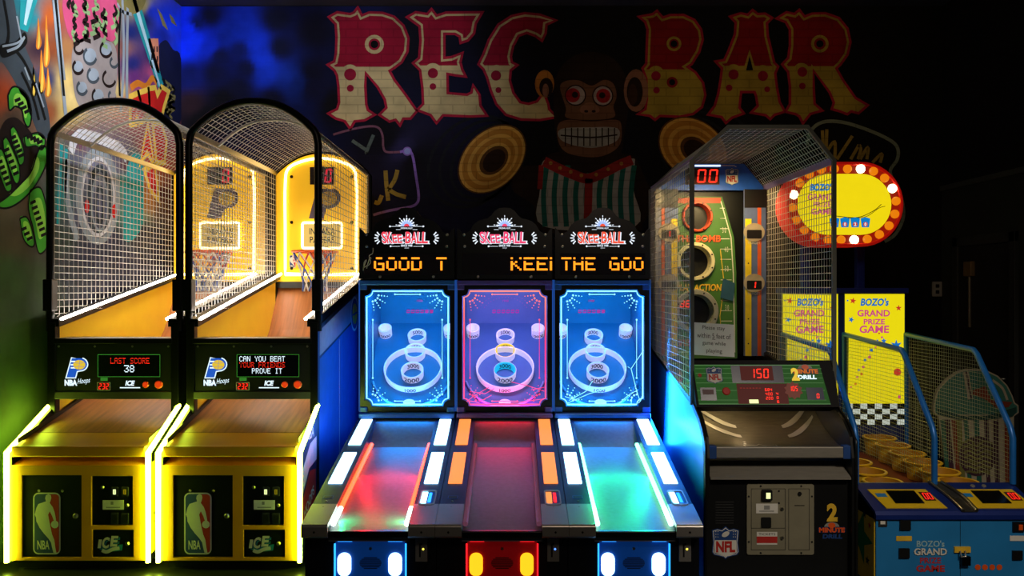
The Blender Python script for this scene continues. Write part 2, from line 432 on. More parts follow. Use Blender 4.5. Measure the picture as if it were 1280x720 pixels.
def polyL(mb, pts, m, d, sm=5): mb.plate(FL, [WL(*p) for p in (SG(pts, sm) if sm else pts)], d, d, m)
def strokeL(mb, pts, w, m, d, n=5): mb.stroke(FL, [WL(*p) for p in smooth(pts, n)], w, m, d)
p_blk = pt('#0b0c0a'); p_grn = pt('#3f9a2a'); p_lgrn = pt('#8ed04a'); p_gry = pt('#3c454b'); p_lgry = pt('#8b979e'); p_wht = pt('#c9ccd0'); p_teal = pt('#1f8f92'); p_lteal = pt('#a9cdd4')
p_ora = pt('#d07a24'); p_yel = pt('#e6c24c'); p_red = pt('#c4201c'); p_sal = pt('#d88a62'); p_oliv = pt('#7d7440'); p_pink = pt('#b8486c'); p_mint = pt('#7fa06a'); p_bone = pt('#8d8580'); p_dbrn = pt('#1e1310'); p_navy = pt('#101532')
Z = lambda l: [(x / 2.182, y / 2.182) for x, y in l]      # from the enlarged view of that corner
# steel arm with a wrist band
mb = MB()
polyL(mb, [(-8, -8), (14, -8), (24, 40), (44, 90), (58, 130), (62, 168), (50, 172), (40, 150), (22, 110), (4, 80), (-8, 70)], p_gry, .003)
for q in ([(4, 0), (10, 40), (6, 60)], [(16, 60), (30, 78), (44, 110), (56, 150)], [(26, 90), (40, 120), (48, 150)]): strokeL(mb, q, .03, p_blk, .004)
for q in ([(20, 20), (26, 50)], [(30, 84), (36, 100)], [(44, 104), (54, 134)], [(8, 64), (22, 58), (30, 46)]): strokeL(mb, q, .018, p_lgry, .005)
polyL(mb, [(0, 56), (18, 52), (30, 40), (33, 54), (20, 66), (2, 72)], p_blk, .0045); strokeL(mb, [(2, 58), (20, 54), (30, 46)], .014, p_lgry, .0052)
mb.build('painted_steel_arm', wl)
# green glove reaching up
mb = MB()
glove = [Z([(20, 260), (32, 238), (52, 240), (74, 262), (84, 300), (82, 335), (74, 346), (64, 330), (58, 300), (40, 290), (24, 300)]),
 Z([(64, 372), (100, 362), (118, 372), (122, 390), (112, 408), (96, 398), (70, 400)]),
 Z([(26, 352), (36, 345), (50, 370), (62, 405), (64, 440), (52, 450), (42, 420), (30, 385)]), Z([(6, 382), (16, 375), (34, 410), (50, 450), (52, 490), (40, 500), (24, 460), (10, 420)]), Z([(-14, 420), (0, 405), (14, 430), (26, 480), (30, 515), (16, 522), (2, 490), (-12, 450)]),
 Z([(108, 398), (124, 402), (126, 440), (110, 480), (84, 520), (50, 552), (16, 568), (-12, 560), (20, 535), (56, 500), (82, 470), (96, 430)]),
 Z([(80, 520), (108, 512), (124, 560), (132, 620), (128, 670), (104, 690), (88, 620), (76, 570)]), Z([(52, 596), (70, 592), (84, 620), (92, 665), (80, 672), (62, 650)])]
polyL(mb, Z([(8, 335), (40, 320), (70, 345), (100, 385), (112, 425), (96, 480), (50, 545), (0, 560), (-16, 480), (-12, 400)]), p_dbrn, .0026)
for g in glove:
    polyL(mb, g, p_grn, .003)
    c = (sum(x for x, y in g) / len(g), sum(y for x, y in g) / len(g))
    polyL(mb, [(c[0] + (x - c[0]) * .6 + .6, c[1] + (y - c[1]) * .62 - 1.2) for x, y in g], p_lgrn, .004)
    strokeL(mb, g + [g[0]], .013, p_blk, .005)
for a, b, n in (((17, 120), (37, 144), 5), ((32, 168), (53, 180), 5), ((13, 166), (28, 200), 6), ((4, 180), (22, 224), 6), ((-4, 196), (12, 236), 6), ((38, 246), (56, 300), 8), ((25, 280), (40, 304), 4)):
    for i in range(1, n):
        t = i / n; x, y = a[0] + (b[0] - a[0]) * t, a[1] + (b[1] - a[1]) * t
        strokeL(mb, [(x - 3.5, y + 1.6), (x + 3.5, y - 1.6)], .022, p_blk, .0055, 2)
mb.build('painted_glove', wl)
# flames and beams
mb = MB()
for (x, y, h, w) in ((42, 118, 36, 8), (52, 112, 50, 9), (60, 118, 34, 8), (58, 78, 60, 8), (48, 58, 36, 7)):
    polyL(mb, [(x - w / 2, y), (x - w * .3, y - h * .5), (x - w * .1, y - h), (x + w * .25, y - h * .45), (x + w / 2, y - h * .1), (x, y + h * .1)], p_ora, .003)
    polyL(mb, [(x - w / 4, y), (x - w * .1, y - h * .4), (x, y - h * .7), (x + w * .2, y - h * .2), (x, y + h * .05)], p_yel, .004)
mb.build('painted_flame', wl)
mb = MB()
polyL(mb, [(158, -6), (172, -6), (206, 112), (198, 112)], p_teal, .003, 0); polyL(mb, [(163, -6), (168, -6), (201.5, 112), (199.5, 112)], p_lteal, .004, 0)
polyL(mb, [(25, -6), (48, -6), (34, 40), (24, 36)], p_teal, .003, 0); polyL(mb, [(34, -6), (42, -6), (32, 32), (29, 30)], p_lteal, .004, 0)
polyL(mb, [(158, 210), (176, 196), (178, 280), (154, 298)], p_teal, .003, 5)
for q in ([(164, 290), (166, 230), (172, 204)], [(156, 280), (160, 220)], [(76, 180), (74, 230), (72, 280)], [(82, 186), (80, 250)]): strokeL(mb, q, .045, p_teal, .004)
mb.build('painted_beam', wl)
# glass capsule holding pink and green coral (plain stand-in)
mb = MB()
polyL(mb, [(82, -8), (146, -8), (148, 30), (140, 52), (118, 44), (98, 54), (84, 40)], p_pink, .003)
for k in range(26):
    x = 84 + (k * 37 % 62); y = -4 + (k * 23 % 50); a = k * 1.3
    strokeL(mb, [(x, y), (x + 3 * math.cos(a), y + 5), (x + 4 * math.sin(a), y + 10), (x + 5 * math.cos(a + 1), y + 14)], .035, p_mint if k % 2 else p_dbrn, .004)
polyL(mb, [(92, 56), (116, 46), (142, 56), (146, 90), (140, 128), (118, 138), (98, 132), (90, 96)], p_bone, .003)
for k, (x, y, r) in enumerate(((98, 60, 7), (112, 70, 10), (132, 62, 9), (142, 78, 6), (97, 84, 8), (116, 94, 9), (136, 98, 10), (102, 110, 8), (122, 120, 9), (140, 120, 6))):
    polyL(mb, circ(x, y, r * .8, 12, r), p_lgry if k % 3 else p_bone, .0032 + k * .0001, 0); strokeL(mb, circ(x, y, r * .8, 10, r, 0, .3, 4.2), .025, p_gry if k % 2 else p_dbrn, .0046)
for q, w in (([(66, -6), (72, 60), (78, 110), (82, 150)], .045), ([(70, -6), (76, 60), (80, 100)], .03), ([(152, -6), (154, 50), (153, 100), (150, 140)], .04), ([(159, 10), (158, 70), (158, 130)], .045)): strokeL(mb, q, w, p_lgry, .005)
for q in ([(68, -6), (75, 70), (79, 120)], [(150, 10), (148, 60), (149, 120)]): strokeL(mb, q, .03, p_blk, .0055)
polyL(mb, [(146, -10), (180, -10), (178, 10), (164, 18), (150, 12)], p_oliv, .004); strokeL(mb, [(146, 4), (152, 14), (164, 18)], .03, p_lgry, .005)
mb.build('painted_capsule', wl)
# night town: tower block, searchlit clouds, shout lettering
mb = MB()
polyL(mb, [(185, 48), (197.5, 48), (199, 92), (188, 84)], p_sal, .003, 0)
for x, y in ((188, 58), (191.5, 58), (195, 58), (188.5, 68), (192, 68), (195.5, 70)): polyL(mb, [(x, y), (x + 1.5, y), (x + 1.6, y + 7), (x + .1, y + 7)], p_dbrn, .004, 0)
polyL(mb, [(196, 10), (202, 18), (210, 38), (203, 32)], p_oliv, .003, 0); polyL(mb, [(211, 17), (216, 22), (221, 33), (214, 28)], p_oliv, .003, 0)
polyL(mb, [(196, 70), (206, 50), (216, 62), (226, 74), (226, 150), (206, 150)], p_navy, .0025, 4)
for k in range(14): strokeL(mb, [(202 + k % 5 * 4, 98 + k * 3.2), (206 + k % 4 * 4, 103 + k * 3), (203 + k % 5 * 4, 109 + k * 3)], .03, p_oliv if k % 3 else p_blk, .0035)
strokeL(mb, [(163, 110), (172, 104), (182, 108), (190, 98), (196, 104)], .06, p_ora, .003)
mb.build('painted_town', wl)
mb = MB()
def shout(pts, dd=0):
    v = [WL(*p) for p in pts]; mb.plate(FL, inset(v, -.05), .004 + dd, .004 + dd, p_yel); mb.plate(FL, v, .005 + dd, .005 + dd, p_red)
shout([(164, 124), (172, 120), (180, 146), (174, 150), (170, 140), (168, 152), (164, 152)]); shout([(175, 119), (184, 116), (186, 140), (180, 142)]); shout([(187, 114), (193, 113), (196, 124), (202, 112), (208, 116), (203, 132), (200, 148), (188, 146)])
for q in ([(176, 200), (184, 160), (190, 200), (183, 186)], [(192, 158), (200, 156), (206, 176), (204, 200), (196, 200)], [(182, 215), (192, 210), (196, 245), (188, 235)]): shout(q, .001)
mb.build('painted_lettering', wl)
# big wheel-like rings behind the left game
mb = MB()
def ringL(c, rx, ry, w, m, d): mb.stroke(FL, [WL(*p) for p in circ(c[0], c[1], rx, 32, ry)] + [WL(*circ(c[0], c[1], rx, 32, ry)[0])], w, m, d)
ringL((122, 245), 24, 54, .09, p_lgry, .003); ringL((122, 246), 20, 48, .03, p_wht, .004); ringL((124, 252), 13, 42, .06, p_gry, .003); ringL((124, 254), 10, 34, .025, p_lgry, .004)
ringL((124, 256), 5, 22, .04, p_gry, .004)
for c in ((108, 258), (142, 264)): polyL(mb, circ(c[0], c[1], 3, 10, 9), p_red, .005, 0)
strokeL(mb, [(88, 190), (96, 170), (120, 172), (150, 186), (158, 200)], .09, p_wht, .004); strokeL(mb, [(84, 200), (84, 250), (96, 300)], .07, p_lgry, .004)
mb.build('painted_rings', wl)

# ------------------------------------------------------------------ back mural
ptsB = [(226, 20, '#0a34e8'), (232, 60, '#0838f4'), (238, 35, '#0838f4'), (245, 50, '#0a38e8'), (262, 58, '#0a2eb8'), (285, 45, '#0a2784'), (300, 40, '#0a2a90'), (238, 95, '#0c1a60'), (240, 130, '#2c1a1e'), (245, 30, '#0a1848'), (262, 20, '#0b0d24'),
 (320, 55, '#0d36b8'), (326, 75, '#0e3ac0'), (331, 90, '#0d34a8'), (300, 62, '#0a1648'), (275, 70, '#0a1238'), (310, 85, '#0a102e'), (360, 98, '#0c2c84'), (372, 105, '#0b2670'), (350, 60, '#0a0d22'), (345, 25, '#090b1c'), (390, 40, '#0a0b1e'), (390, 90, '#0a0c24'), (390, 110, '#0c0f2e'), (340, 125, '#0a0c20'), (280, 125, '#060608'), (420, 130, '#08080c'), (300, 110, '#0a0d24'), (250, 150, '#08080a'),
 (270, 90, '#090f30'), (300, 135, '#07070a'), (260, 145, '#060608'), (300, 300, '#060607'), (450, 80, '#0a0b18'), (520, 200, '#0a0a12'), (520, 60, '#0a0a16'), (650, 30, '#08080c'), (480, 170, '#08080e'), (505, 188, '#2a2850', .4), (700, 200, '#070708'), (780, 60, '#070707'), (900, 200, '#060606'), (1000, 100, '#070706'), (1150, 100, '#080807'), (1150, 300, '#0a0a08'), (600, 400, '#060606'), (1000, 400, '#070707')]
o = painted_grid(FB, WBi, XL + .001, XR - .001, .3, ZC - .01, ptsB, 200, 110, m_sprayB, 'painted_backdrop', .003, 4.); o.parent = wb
def polyB(mb, pts, m, d, sm=5): mb.plate(FB, [WB(*p) for p in (SG(pts, sm) if sm else pts)], d, d, m)
def strokeB(mb, pts, w, m, d, n=5): mb.stroke(FB, [WB(*p) for p in smooth(pts, n)], w, m, d)
ptb = lambda h, v=.22: pt(h, v, True)
l_out = ptb('#a01c34', .2); l_cre = ptb('#bfb07a', .3); l_red = ptb('#96142e', .2); l_dot = ptb('#8e1830'); l_blk = ptb('#08080a'); l_red_dim = ptb('#841418', .2); l_cre_dim = ptb('#a08c34', .3)  # last two: BAR's red and cream with its dimmer, yellower light in the colour
LET = {
 'R': (400, 4.361, 365, [(60,95),(95,75),(165,85),(190,75),(205,55),(225,95),(270,76),(340,78),(400,98),(450,145),(475,210),(470,280),(440,335),(400,365),(370,385),(400,440),(460,520),(520,605),(490,640),(450,640),(435,670),(415,645),(380,655),(335,625),(370,590),(360,540),(320,470),(245,385),(240,470),(245,570),(255,605),(285,625),(240,650),(185,655),(165,690),(140,655),(90,640),(60,620),(100,600),(112,560),(108,470),(100,410),(85,380),(55,355),(85,340),(95,290),(98,200),(93,130)],
       [(165,400,48,l_cre),(165,407,33,l_dot),(166,482,19,l_dot),(297,243,52,l_cre),(297,243,32,l_red),(297,243,21,l_blk)]),
 'E': (505, 4.364, 358, [(30,95),(65,75),(130,85),(150,62),(175,95),(230,77),(415,75),(385,125),(375,180),(345,215),(315,225),(310,195),(280,178),(213,178),(213,325),(260,320),(310,300),(300,340),(310,380),(325,410),(285,405),(230,395),(232,515),(345,525),(375,510),(380,480),(405,520),(410,580),(440,625),(360,628),(210,622),(178,660),(150,622),(85,598),(112,570),(108,480),(95,380),(60,345),(90,320),(98,220),(92,140)],
       [(158,395,50,l_cre),(158,400,28,l_dot),(158,473,18,l_dot)]),
 'C': (505, 4.364, 358, [(415,350),(440,300),(470,220),(520,140),(590,95),(660,80),(740,88),(815,112),(770,130),(765,180),(750,212),(720,190),(670,172),(620,190),(588,250),(575,310),(582,345),(605,357),(575,380),(570,440),(590,510),(630,565),(680,575),(730,560),(760,520),(780,570),(785,600),(820,635),(740,648),(640,645),(560,620),(510,565),(480,490),(460,420),(440,375)],
       [(505,400,45,l_cre),(502,413,28,l_dot),(515,492,16,l_dot)]),
 'B': (790, 4.364, 380, [(50,95),(90,90),(115,85),(135,70),(165,105),(210,90),(280,90),(335,115),(370,165),(378,215),(360,280),(320,345),(290,365),(340,400),(380,455),(392,520),(375,580),(330,615),(260,630),(150,625),(125,645),(100,625),(45,620),(80,600),(88,540),(85,430),(65,375),(85,350),(88,250),(92,160),(78,115)],
       [(130,405,45,l_cre),(130,415,26,l_dot),(133,493,18,l_dot),(228,240,40,l_cre),(228,240,27,l_red_dim),(228,240,19,l_blk),(218,450,30,l_red_dim),(218,450,17,l_blk)]),
 'A': (880, 4.362, 360, [(155,95),(200,80),(240,90),(265,65),(290,85),(330,82),(360,100),(335,125),(340,200),(360,280),(375,345),(395,365),(380,400),(390,480),(405,560),(430,605),(380,620),(360,640),(340,622),(270,610),(300,580),(290,520),(280,495),(195,495),(190,540),(185,590),(205,615),(150,635),(120,660),(100,632),(35,620),(65,580),(85,510),(98,430),(105,370),(75,340),(115,335),(140,280),(175,190),(180,120)],
       [(160,395,44,l_cre),(320,400,44,l_cre),(160,407,28,l_dot),(320,415,28,l_dot),(136,480,18,l_dot),(343,488,16,l_dot)]),
 'r': (880, 4.362, 362, [(410,100),(450,75),(495,85),(518,65),(545,100),(590,82),(660,80),(730,105),(775,160),(790,230),(775,295),(740,345),(712,372),(750,440),(820,540),(880,575),(840,610),(800,600),(780,615),(740,600),(705,590),(715,560),(690,500),(592,372),(590,480),(595,570),(630,600),(575,615),(555,640),(540,660),(525,630),(500,615),(455,605),(475,570),(475,470),(465,390),(435,352),(465,320),(475,250),(475,160),(450,115)],
       [(530,390,46,l_cre),(535,393,27,l_dot),(535,470,18,l_dot),(630,240,48,l_cre),(630,240,32,l_red_dim),(630,240,20,l_blk)])}
for k, (ox, sc, ys, poly, dots) in LET.items():
    mb = MB(); red = l_red if k in 'REC' else l_red_dim; cre = l_cre if k in 'REC' else l_cre_dim
    cv = lambda p: WB(ox + p[0] / sc, p[1] / sc)
    w = [cv(p) for p in poly]
    mb.plate(FB, inset(w, -.026), .004, .004, l_out); mb.plate(FB, w, .005, .005, cre)
    vs = cv((0, ys))[1]
    mb.plate(FB, clip_v(inset(w, .021), vs), .006, .006, red)
    for i, (x, y, r, m) in enumerate(dots):
        m = cre if m is l_cre else m
        c = cv((x, y)); mb.plate(FB, circ(c[0], c[1], r / sc / F * YB, 20), .0065 + i * .0004, .0065 + i * .0004, m)
    if k == 'A':
        mb.plate(FB, [cv(p) for p in ((247, 272), (216, 372), (278, 372))], .0085, .0085, cre); mb.plate(FB, [cv(p) for p in ((247, 305), (228, 385), (267, 385))], .009, .009, l_blk)
    mb.build('painted_letter', wb)
# toy monkey clashing cymbals
mk_d = ptb('#241812'); mk_b = ptb('#3a2417'); mk_t = ptb('#6e4a35'); mk_l = ptb('#8a5f48'); mk_p = ptb('#a89a90'); mk_i = ptb('#9a1c20'); mk_te = ptb('#9a9890'); mk_r = ptb('#8c2420'); mk_g = ptb('#1c5c50'); mk_y = ptb('#a07830'); mk_o = ptb('#b07028')
q3 = lambda l: [(660 + x / 3, 50 + y / 3) for x, y in l]
mb = MB()
polyB(mb, q3([(40, 470), (60, 440), (110, 420), (240, 400), (350, 425), (400, 440), (440, 520), (470, 600), (430, 690), (400, 720), (60, 720), (20, 620), (-60, 560), (-40, 480)]), mk_d, .004)
polyB(mb, q3([(235, 45), (320, 70), (370, 150), (375, 260), (360, 360), (340, 430), (235, 455), (130, 430), (105, 350), (95, 250), (105, 140), (155, 70)]), mk_d, .0045)
for e, c1 in ((circ(62, 165, 36, 20, 52), mk_o), (circ(405, 190, 46, 20, 80), mk_l)):
    polyB(mb, q3(e), c1, .005, 0)
polyB(mb, q3(circ(68, 178, 26, 18, 36)), mk_d, .0055, 0); polyB(mb, q3(circ(66, 190, 12, 14, 26)), mk_l, .006, 0); polyB(mb, q3(circ(400, 195, 30, 20, 56)), mk_d, .0055, 0); polyB(mb, q3(circ(392, 205, 18, 16, 40)), mk_b, .006, 0)
polyB(mb, q3([(120, 180), (140, 155), (190, 152), (238, 172), (285, 150), (320, 165), (332, 210), (320, 250), (322, 290), (236, 300), (145, 292), (142, 255)]), mk_t, .006)
for x, y in ((178, 208), (280, 210)):
    polyB(mb, q3(circ(x, y, 40, 20)), mk_d, .0065, 0); polyB(mb, q3(circ(x, y, 35, 20)), mk_p, .007, 0); polyB(mb, q3(circ(x - (10 if x < 200 else -2), y, 27, 20)), mk_i, .0075, 0); polyB(mb, q3(circ(x - 2, y - 2, 12, 14)), mk_d, .008, 0)
polyB(mb, q3([(200, 250), (225, 235), (250, 240), (268, 262), (255, 275), (215, 278), (195, 268)]), mk_l, .007); 
for x in (218, 246): polyB(mb, q3(circ(x, 268, 8, 10, 5)), mk_d, .008, 0)
polyB(mb, q3([(112, 320), (150, 300), (236, 306), (330, 300), (350, 325), (345, 390), (300, 428), (236, 440), (150, 425), (115, 385)]), mk_t, .007)
polyB(mb, q3([(122, 335), (236, 328), (335, 332), (330, 380), (236, 405), (130, 380)]), mk_te, .008)
for k in range(9): x = 140 + k * 23; strokeB(mb, q3([(x, 330), (x, 398)]), .012, mk_d, .009, 1)
strokeB(mb, q3([(122, 358), (236, 366), (335, 356)]), .015, mk_d, .009)
polyB(mb, q3([(50, 470), (80, 445), (130, 480), (225, 520), (300, 480), (390, 445), (400, 470), (395, 560), (400, 700), (60, 700), (45, 560)]), mk_te, .0052)
for k in range(9):
    x = 58 + k * 40 + (8 if k > 4 else 0); strokeB(mb, q3([(x + 12, 470 + (30 if 2 < k < 6 else 0)), (x, 580), (x + 6, 700)]), .052, mk_g, .006)
strokeB(mb, q3([(60, 455), (110, 480), (170, 505), (225, 520), (290, 495), (340, 470), (390, 450)]), .1, mk_r, .0065); strokeB(mb, q3([(228, 520), (226, 600), (222, 700)]), .08, mk_r, .0065); strokeB(mb, q3([(50, 470), (44, 560)]), .05, mk_r, .0065)
for x, y in ((85, 462), (120, 480), (160, 495), (200, 508), (255, 505), (300, 485), (350, 464)): polyB(mb, q3(circ(x, y, 7, 10)), mk_y, .0072, 0)
mb.build('painted_monkey', wb)
cy_o = ptb('#b07a2c'); cy_y = ptb('#cfa048'); cy_d = ptb('#5a3a18'); cy_h = ptb('#2a1a0e'); cy_s = ptb('#1a1d20')
for (cx, cy, a, b_, r) in ((615, 199, 50, 35, -.80), (866, 186, 47, 36, .62)):
    mb = MB()
    sd = 1 if cx < 700 else -1
    for k, m in enumerate((cy_s,) * 3):
        e = circ(cx - sd * (5 + k * 9), cy + 3, a * (1.06 + .1 * k), 32, b_ * (1.1 + .16 * k), r); strokeB(mb, e + [e[0]], .03, m, .0035, 2)
    for i, (f_, m) in enumerate(((1, cy_d), (.96, cy_y), (.88, cy_o), (.74, cy_y), (.64, cy_o), (.5, cy_y), (.42, cy_d), (.33, cy_h))):
        e = circ(cx + (1 - f_) * 4, cy + (1 - f_) * 3, a * f_, 36, b_ * f_, r); polyB(mb, e, m, .0105 + i * .0004, 0)
    mb.build('painted_cymbal', wb)
# painted neon frames with lettering
nv_p = ptb('#8a6ac0'); nv_k = ptb('#7a5060'); nv_w = ptb('#8f9ad0'); nv_g = ptb('#7d8a78'); nl_y = ptb('#a08a3c'); nl_g = ptb('#5a6a62')
q6 = lambda l: [(420 + x / 6, 150 + y / 6) for x, y in l]
mb = MB()
strokeB(mb, q6([(-20, 110), (120, 70), (250, 48), (320, 60), (350, 120), (355, 200), (380, 240), (480, 240)]), .022, nv_k, .004)
strokeB(mb, q6([(480, 240), (540, 230), (575, 270), (600, 420), (620, 560), (610, 620), (560, 650), (400, 680), (280, 712)]), .026, nv_p, .004)
for i, r in enumerate((34, 24, 14)): polyB(mb, q6(circ(535, 235, r, 16)), (nv_p, nv_w, nv_w)[i], .0045 + i * .0004, 0)
for q in ([(122, 155), (222, 222)], [(282, 112), (232, 232), (230, 250)]): strokeB(mb, q6(q), .034, nl_g, .004)
for q in ([(372, 380), (378, 480), (392, 605)], [(462, 375), (440, 450), (395, 520)], [(395, 520), (450, 555), (525, 578)], [(345, 565), (320, 620), (290, 615)]): strokeB(mb, q6(q), .042, nl_y, .004)
mb.build('painted_sign_frame', wb)
q7 = lambda l: [(1000 + x / 7.2, 145 + y / 7.2) for x, y in l]
mb = MB()
strokeB(mb, q7([(60, 260), (90, 150), (150, 80), (250, 48), (400, 60), (560, 108), (720, 172), (840, 240), (882, 310), (870, 400), (810, 510), (900, 700), (930, 900), (860, 1060), (760, 1130)]), .034, nv_g, .004)
for q in ([(200, 130), (210, 330)], [(240, 120), (235, 330), (250, 380)], [(235, 330), (310, 230), (312, 380)], [(330, 390), (470, 180)], [(455, 390), (530, 260)], [(530, 260), (545, 300), (520, 390)], [(540, 390), (610, 280), (600, 390)], [(650, 420), (735, 340), (720, 420)]): strokeB(mb, q7(q), .032, nl_y, .004)
mb.build('painted_sign_frame', wb)
# ================================================================== shared materials
M = dict(
 black=mat('black_laminate', '#0d0e0e', .38, 0, .2, 6, .02), blackm=mat('black_metal', '#0b0b0c', .35, .6, .2, 8), bboard=emi('backlit_yellow_acrylic', '#f4b424', .6, '#e0b020'), plate=mat('coin_plate_metal', '#8c8a84', .4, .35, .1, 20), lining=mat('yellow_lining', '#ffd42a', .28, 0, .05, 5), yellow=mat('yellow_laminate', '#f4a812', .42, 0, .06, 5),
 dkdoor=mat('black_door_enamel', '#10140f', .3, 0, .2, 6), steel=mat('brushed_steel', '#a8a49a', .3, 1, .12, 30, .03, stretch=(1, 12, 12)), chrome=mat('chrome_plate', '#b8b4ac', .33, .7, .06, 8),
 wire=mat('zinc_wire', '#c4c1ba', .42, .35, .1, 20), satin=mat('satin_metal', '#8a857a', .5, .35, .1, 12, .02, stretch=(1, 8, 8)), tray=mat('dark_steel_tray', '#5c564a', .36, .8, .15, 14, .02, stretch=(1, 6, 6)), wood=mat('wood_ramp', '#b0703c', .4, 0, .22, 3, .02, stretch=(14, 1, 1)), knob=mat('nickel_lock', '#b0ac9c', .3, 1),
 white=mat('white_print', '#d8d6cc', .6, 0, .05), red=mat('red_print', '#b8241c', .6, 0, .08), blue=mat('blue_print', '#16407e', .6, 0, .08), navy=mat('navy_print', '#0e1c44', .5, 0, .15), cyan=mat('cyan_print', '#1c8ca8', .6),
 gold=mat('gold_print', '#e2b62c', .6), grey=mat('grey_print', '#8a8a86', .6), dgrey=mat('grey_laminate', '#2a2b2b', .5), green=mat('green_print', '#1c7a38', .6), slot=mat('coin_slot_black', '#040404', .5), orange=mat('orange_rim', '#e0561a', .4),
 screen=mat('dark_screen', '#050608', .15, 0, .1), net=mat('net_cord', '#d6d2c8', .8), netb=mat('net_cord_blue', '#3a56a8', .8), netr=mat('net_cord_red', '#b83a38', .8),
 clear=glass('clear_acrylic'), neon=emi('neon_tube_lime', '#d4ff3c', 48., '#303030'), led=emi('white_led_strip', '#fff2e2', 28.), ledw=emi('warm_backlit_acrylic', '#ffe2a0', 6.5),
 txw=emi('lit_white_lettering', '#dff4ff', 1.25), txr=emi('lit_red_lettering', '#ff2a18', 1.1), txb=emi('lit_blue_print', '#1c5ac8', .95), txy=emi('lit_gold_print', '#ffd640', .8), txg=emi('lit_green_print', '#50c040', .5),
 seg=emi('red_segment_display', '#ff2a1a', 1.7), segd=mat('red_display_window', '#3a0606', .3), btn=emi('red_button_lamp', '#ff4410', .75), white_lamp=emi('coin_window_lamp', '#f4ffb0', 1.2))

def logo_p(mb, fr, u0, u1, v0, v1, body, trim, ball, d=.002):
    w, h = u1 - u0, v1 - v0; P_ = lambda l: [(u0 + x * w, v0 + y * h) for x, y in l]
    out = P_([(.0, .0), (.26, 1.), (.72, 1.)] + [(.66 + .34 * math.cos(a), .68 + .32 * math.sin(a)) for a in [i * math.pi / 10 for i in range(5, -6, -1)]] + [(.5, .33), (.42, .0)])
    mb.plate(fr, inset(out, -w * .05), d, d, trim); mb.plate(fr, out, d + .0005, d + .0005, body)
    for y in (.83, .66, .5): mb.plate(fr, P_([(.2, y - .035), (.21, y + .035), (.55, y + .035), (.55, y - .035)]), d + .001, d + .001, trim)
    mb.plate(fr, circ(u0 + .62 * w, v0 + .66 * h, w * .3, 20, h * .25), d + .0015, d + .0015, ball)
    for k in (-.12, .12): mb.stroke(fr, [(u0 + (.36) * w, v0 + (.66 + k) * h), (u0 + .62 * w, v0 + (.66 + k * .6) * h), (u0 + .88 * w, v0 + (.66 + k) * h)], w * .012, body, d + .002)
    mb.stroke(fr, [(u0 + .6 * w, v0 + .42 * h), (u0 + .65 * w, v0 + .9 * h)], w * .012, body, d + .002)

def logo_player(mb, fr, u0, u1, v0, v1, d=.002, m=None):
    W, B, R = m or (M['white'], M['blue'], M['red'])
    w, h = u1 - u0, v1 - v0; q = lambda l: [(u0 + (x - 125) / 205 * w, v1 - (y - 185) / 465 * h) for x, y in l]
    r = w * .2; t = w * .05
    mb.plate(fr, rrect(u0, u1, v0, v1, r), d, d, W)
    mb.plate(fr, rrect(u0 + t, u1 - t, v0 + t, v1 - t, r * .75), d + .0004, d + .0004, B)
    mb.plate(fr, q([(236, 198), (300, 198), (312, 204), (319, 216), (319, 620), (312, 633), (300, 638), (298, 638), (262, 540), (236, 400), (230, 300)]), d + .0008, d + .0008, R)
    mb.plate(fr, q([(220, 206), (240, 195), (258, 203), (262, 225), (256, 246), (250, 262), (272, 292), (286, 330), (294, 370), (298, 395), (282, 400), (268, 360), (250, 325), (238, 350), (245, 390), (255, 440), (268, 500), (284, 540), (292, 600), (300, 638), (278, 638), (268, 600), (260, 560), (240, 530), (205, 490), (175, 450), (150, 400), (148, 372), (138, 350), (150, 300), (165, 270), (200, 258), (222, 250), (216, 228)]), d + .0012, d + .0012, W)
    c = q([(288, 424)])[0]; mb.plate(fr, circ(c[0], c[1], w * .14, 18), d + .0016, d + .0016, W)
    c = q([(203, 578)])[0]; mb.text(fr, 'NBA', c[0], c[1], h * .145, W, w * .44, d=d + .0016, bold=.02)

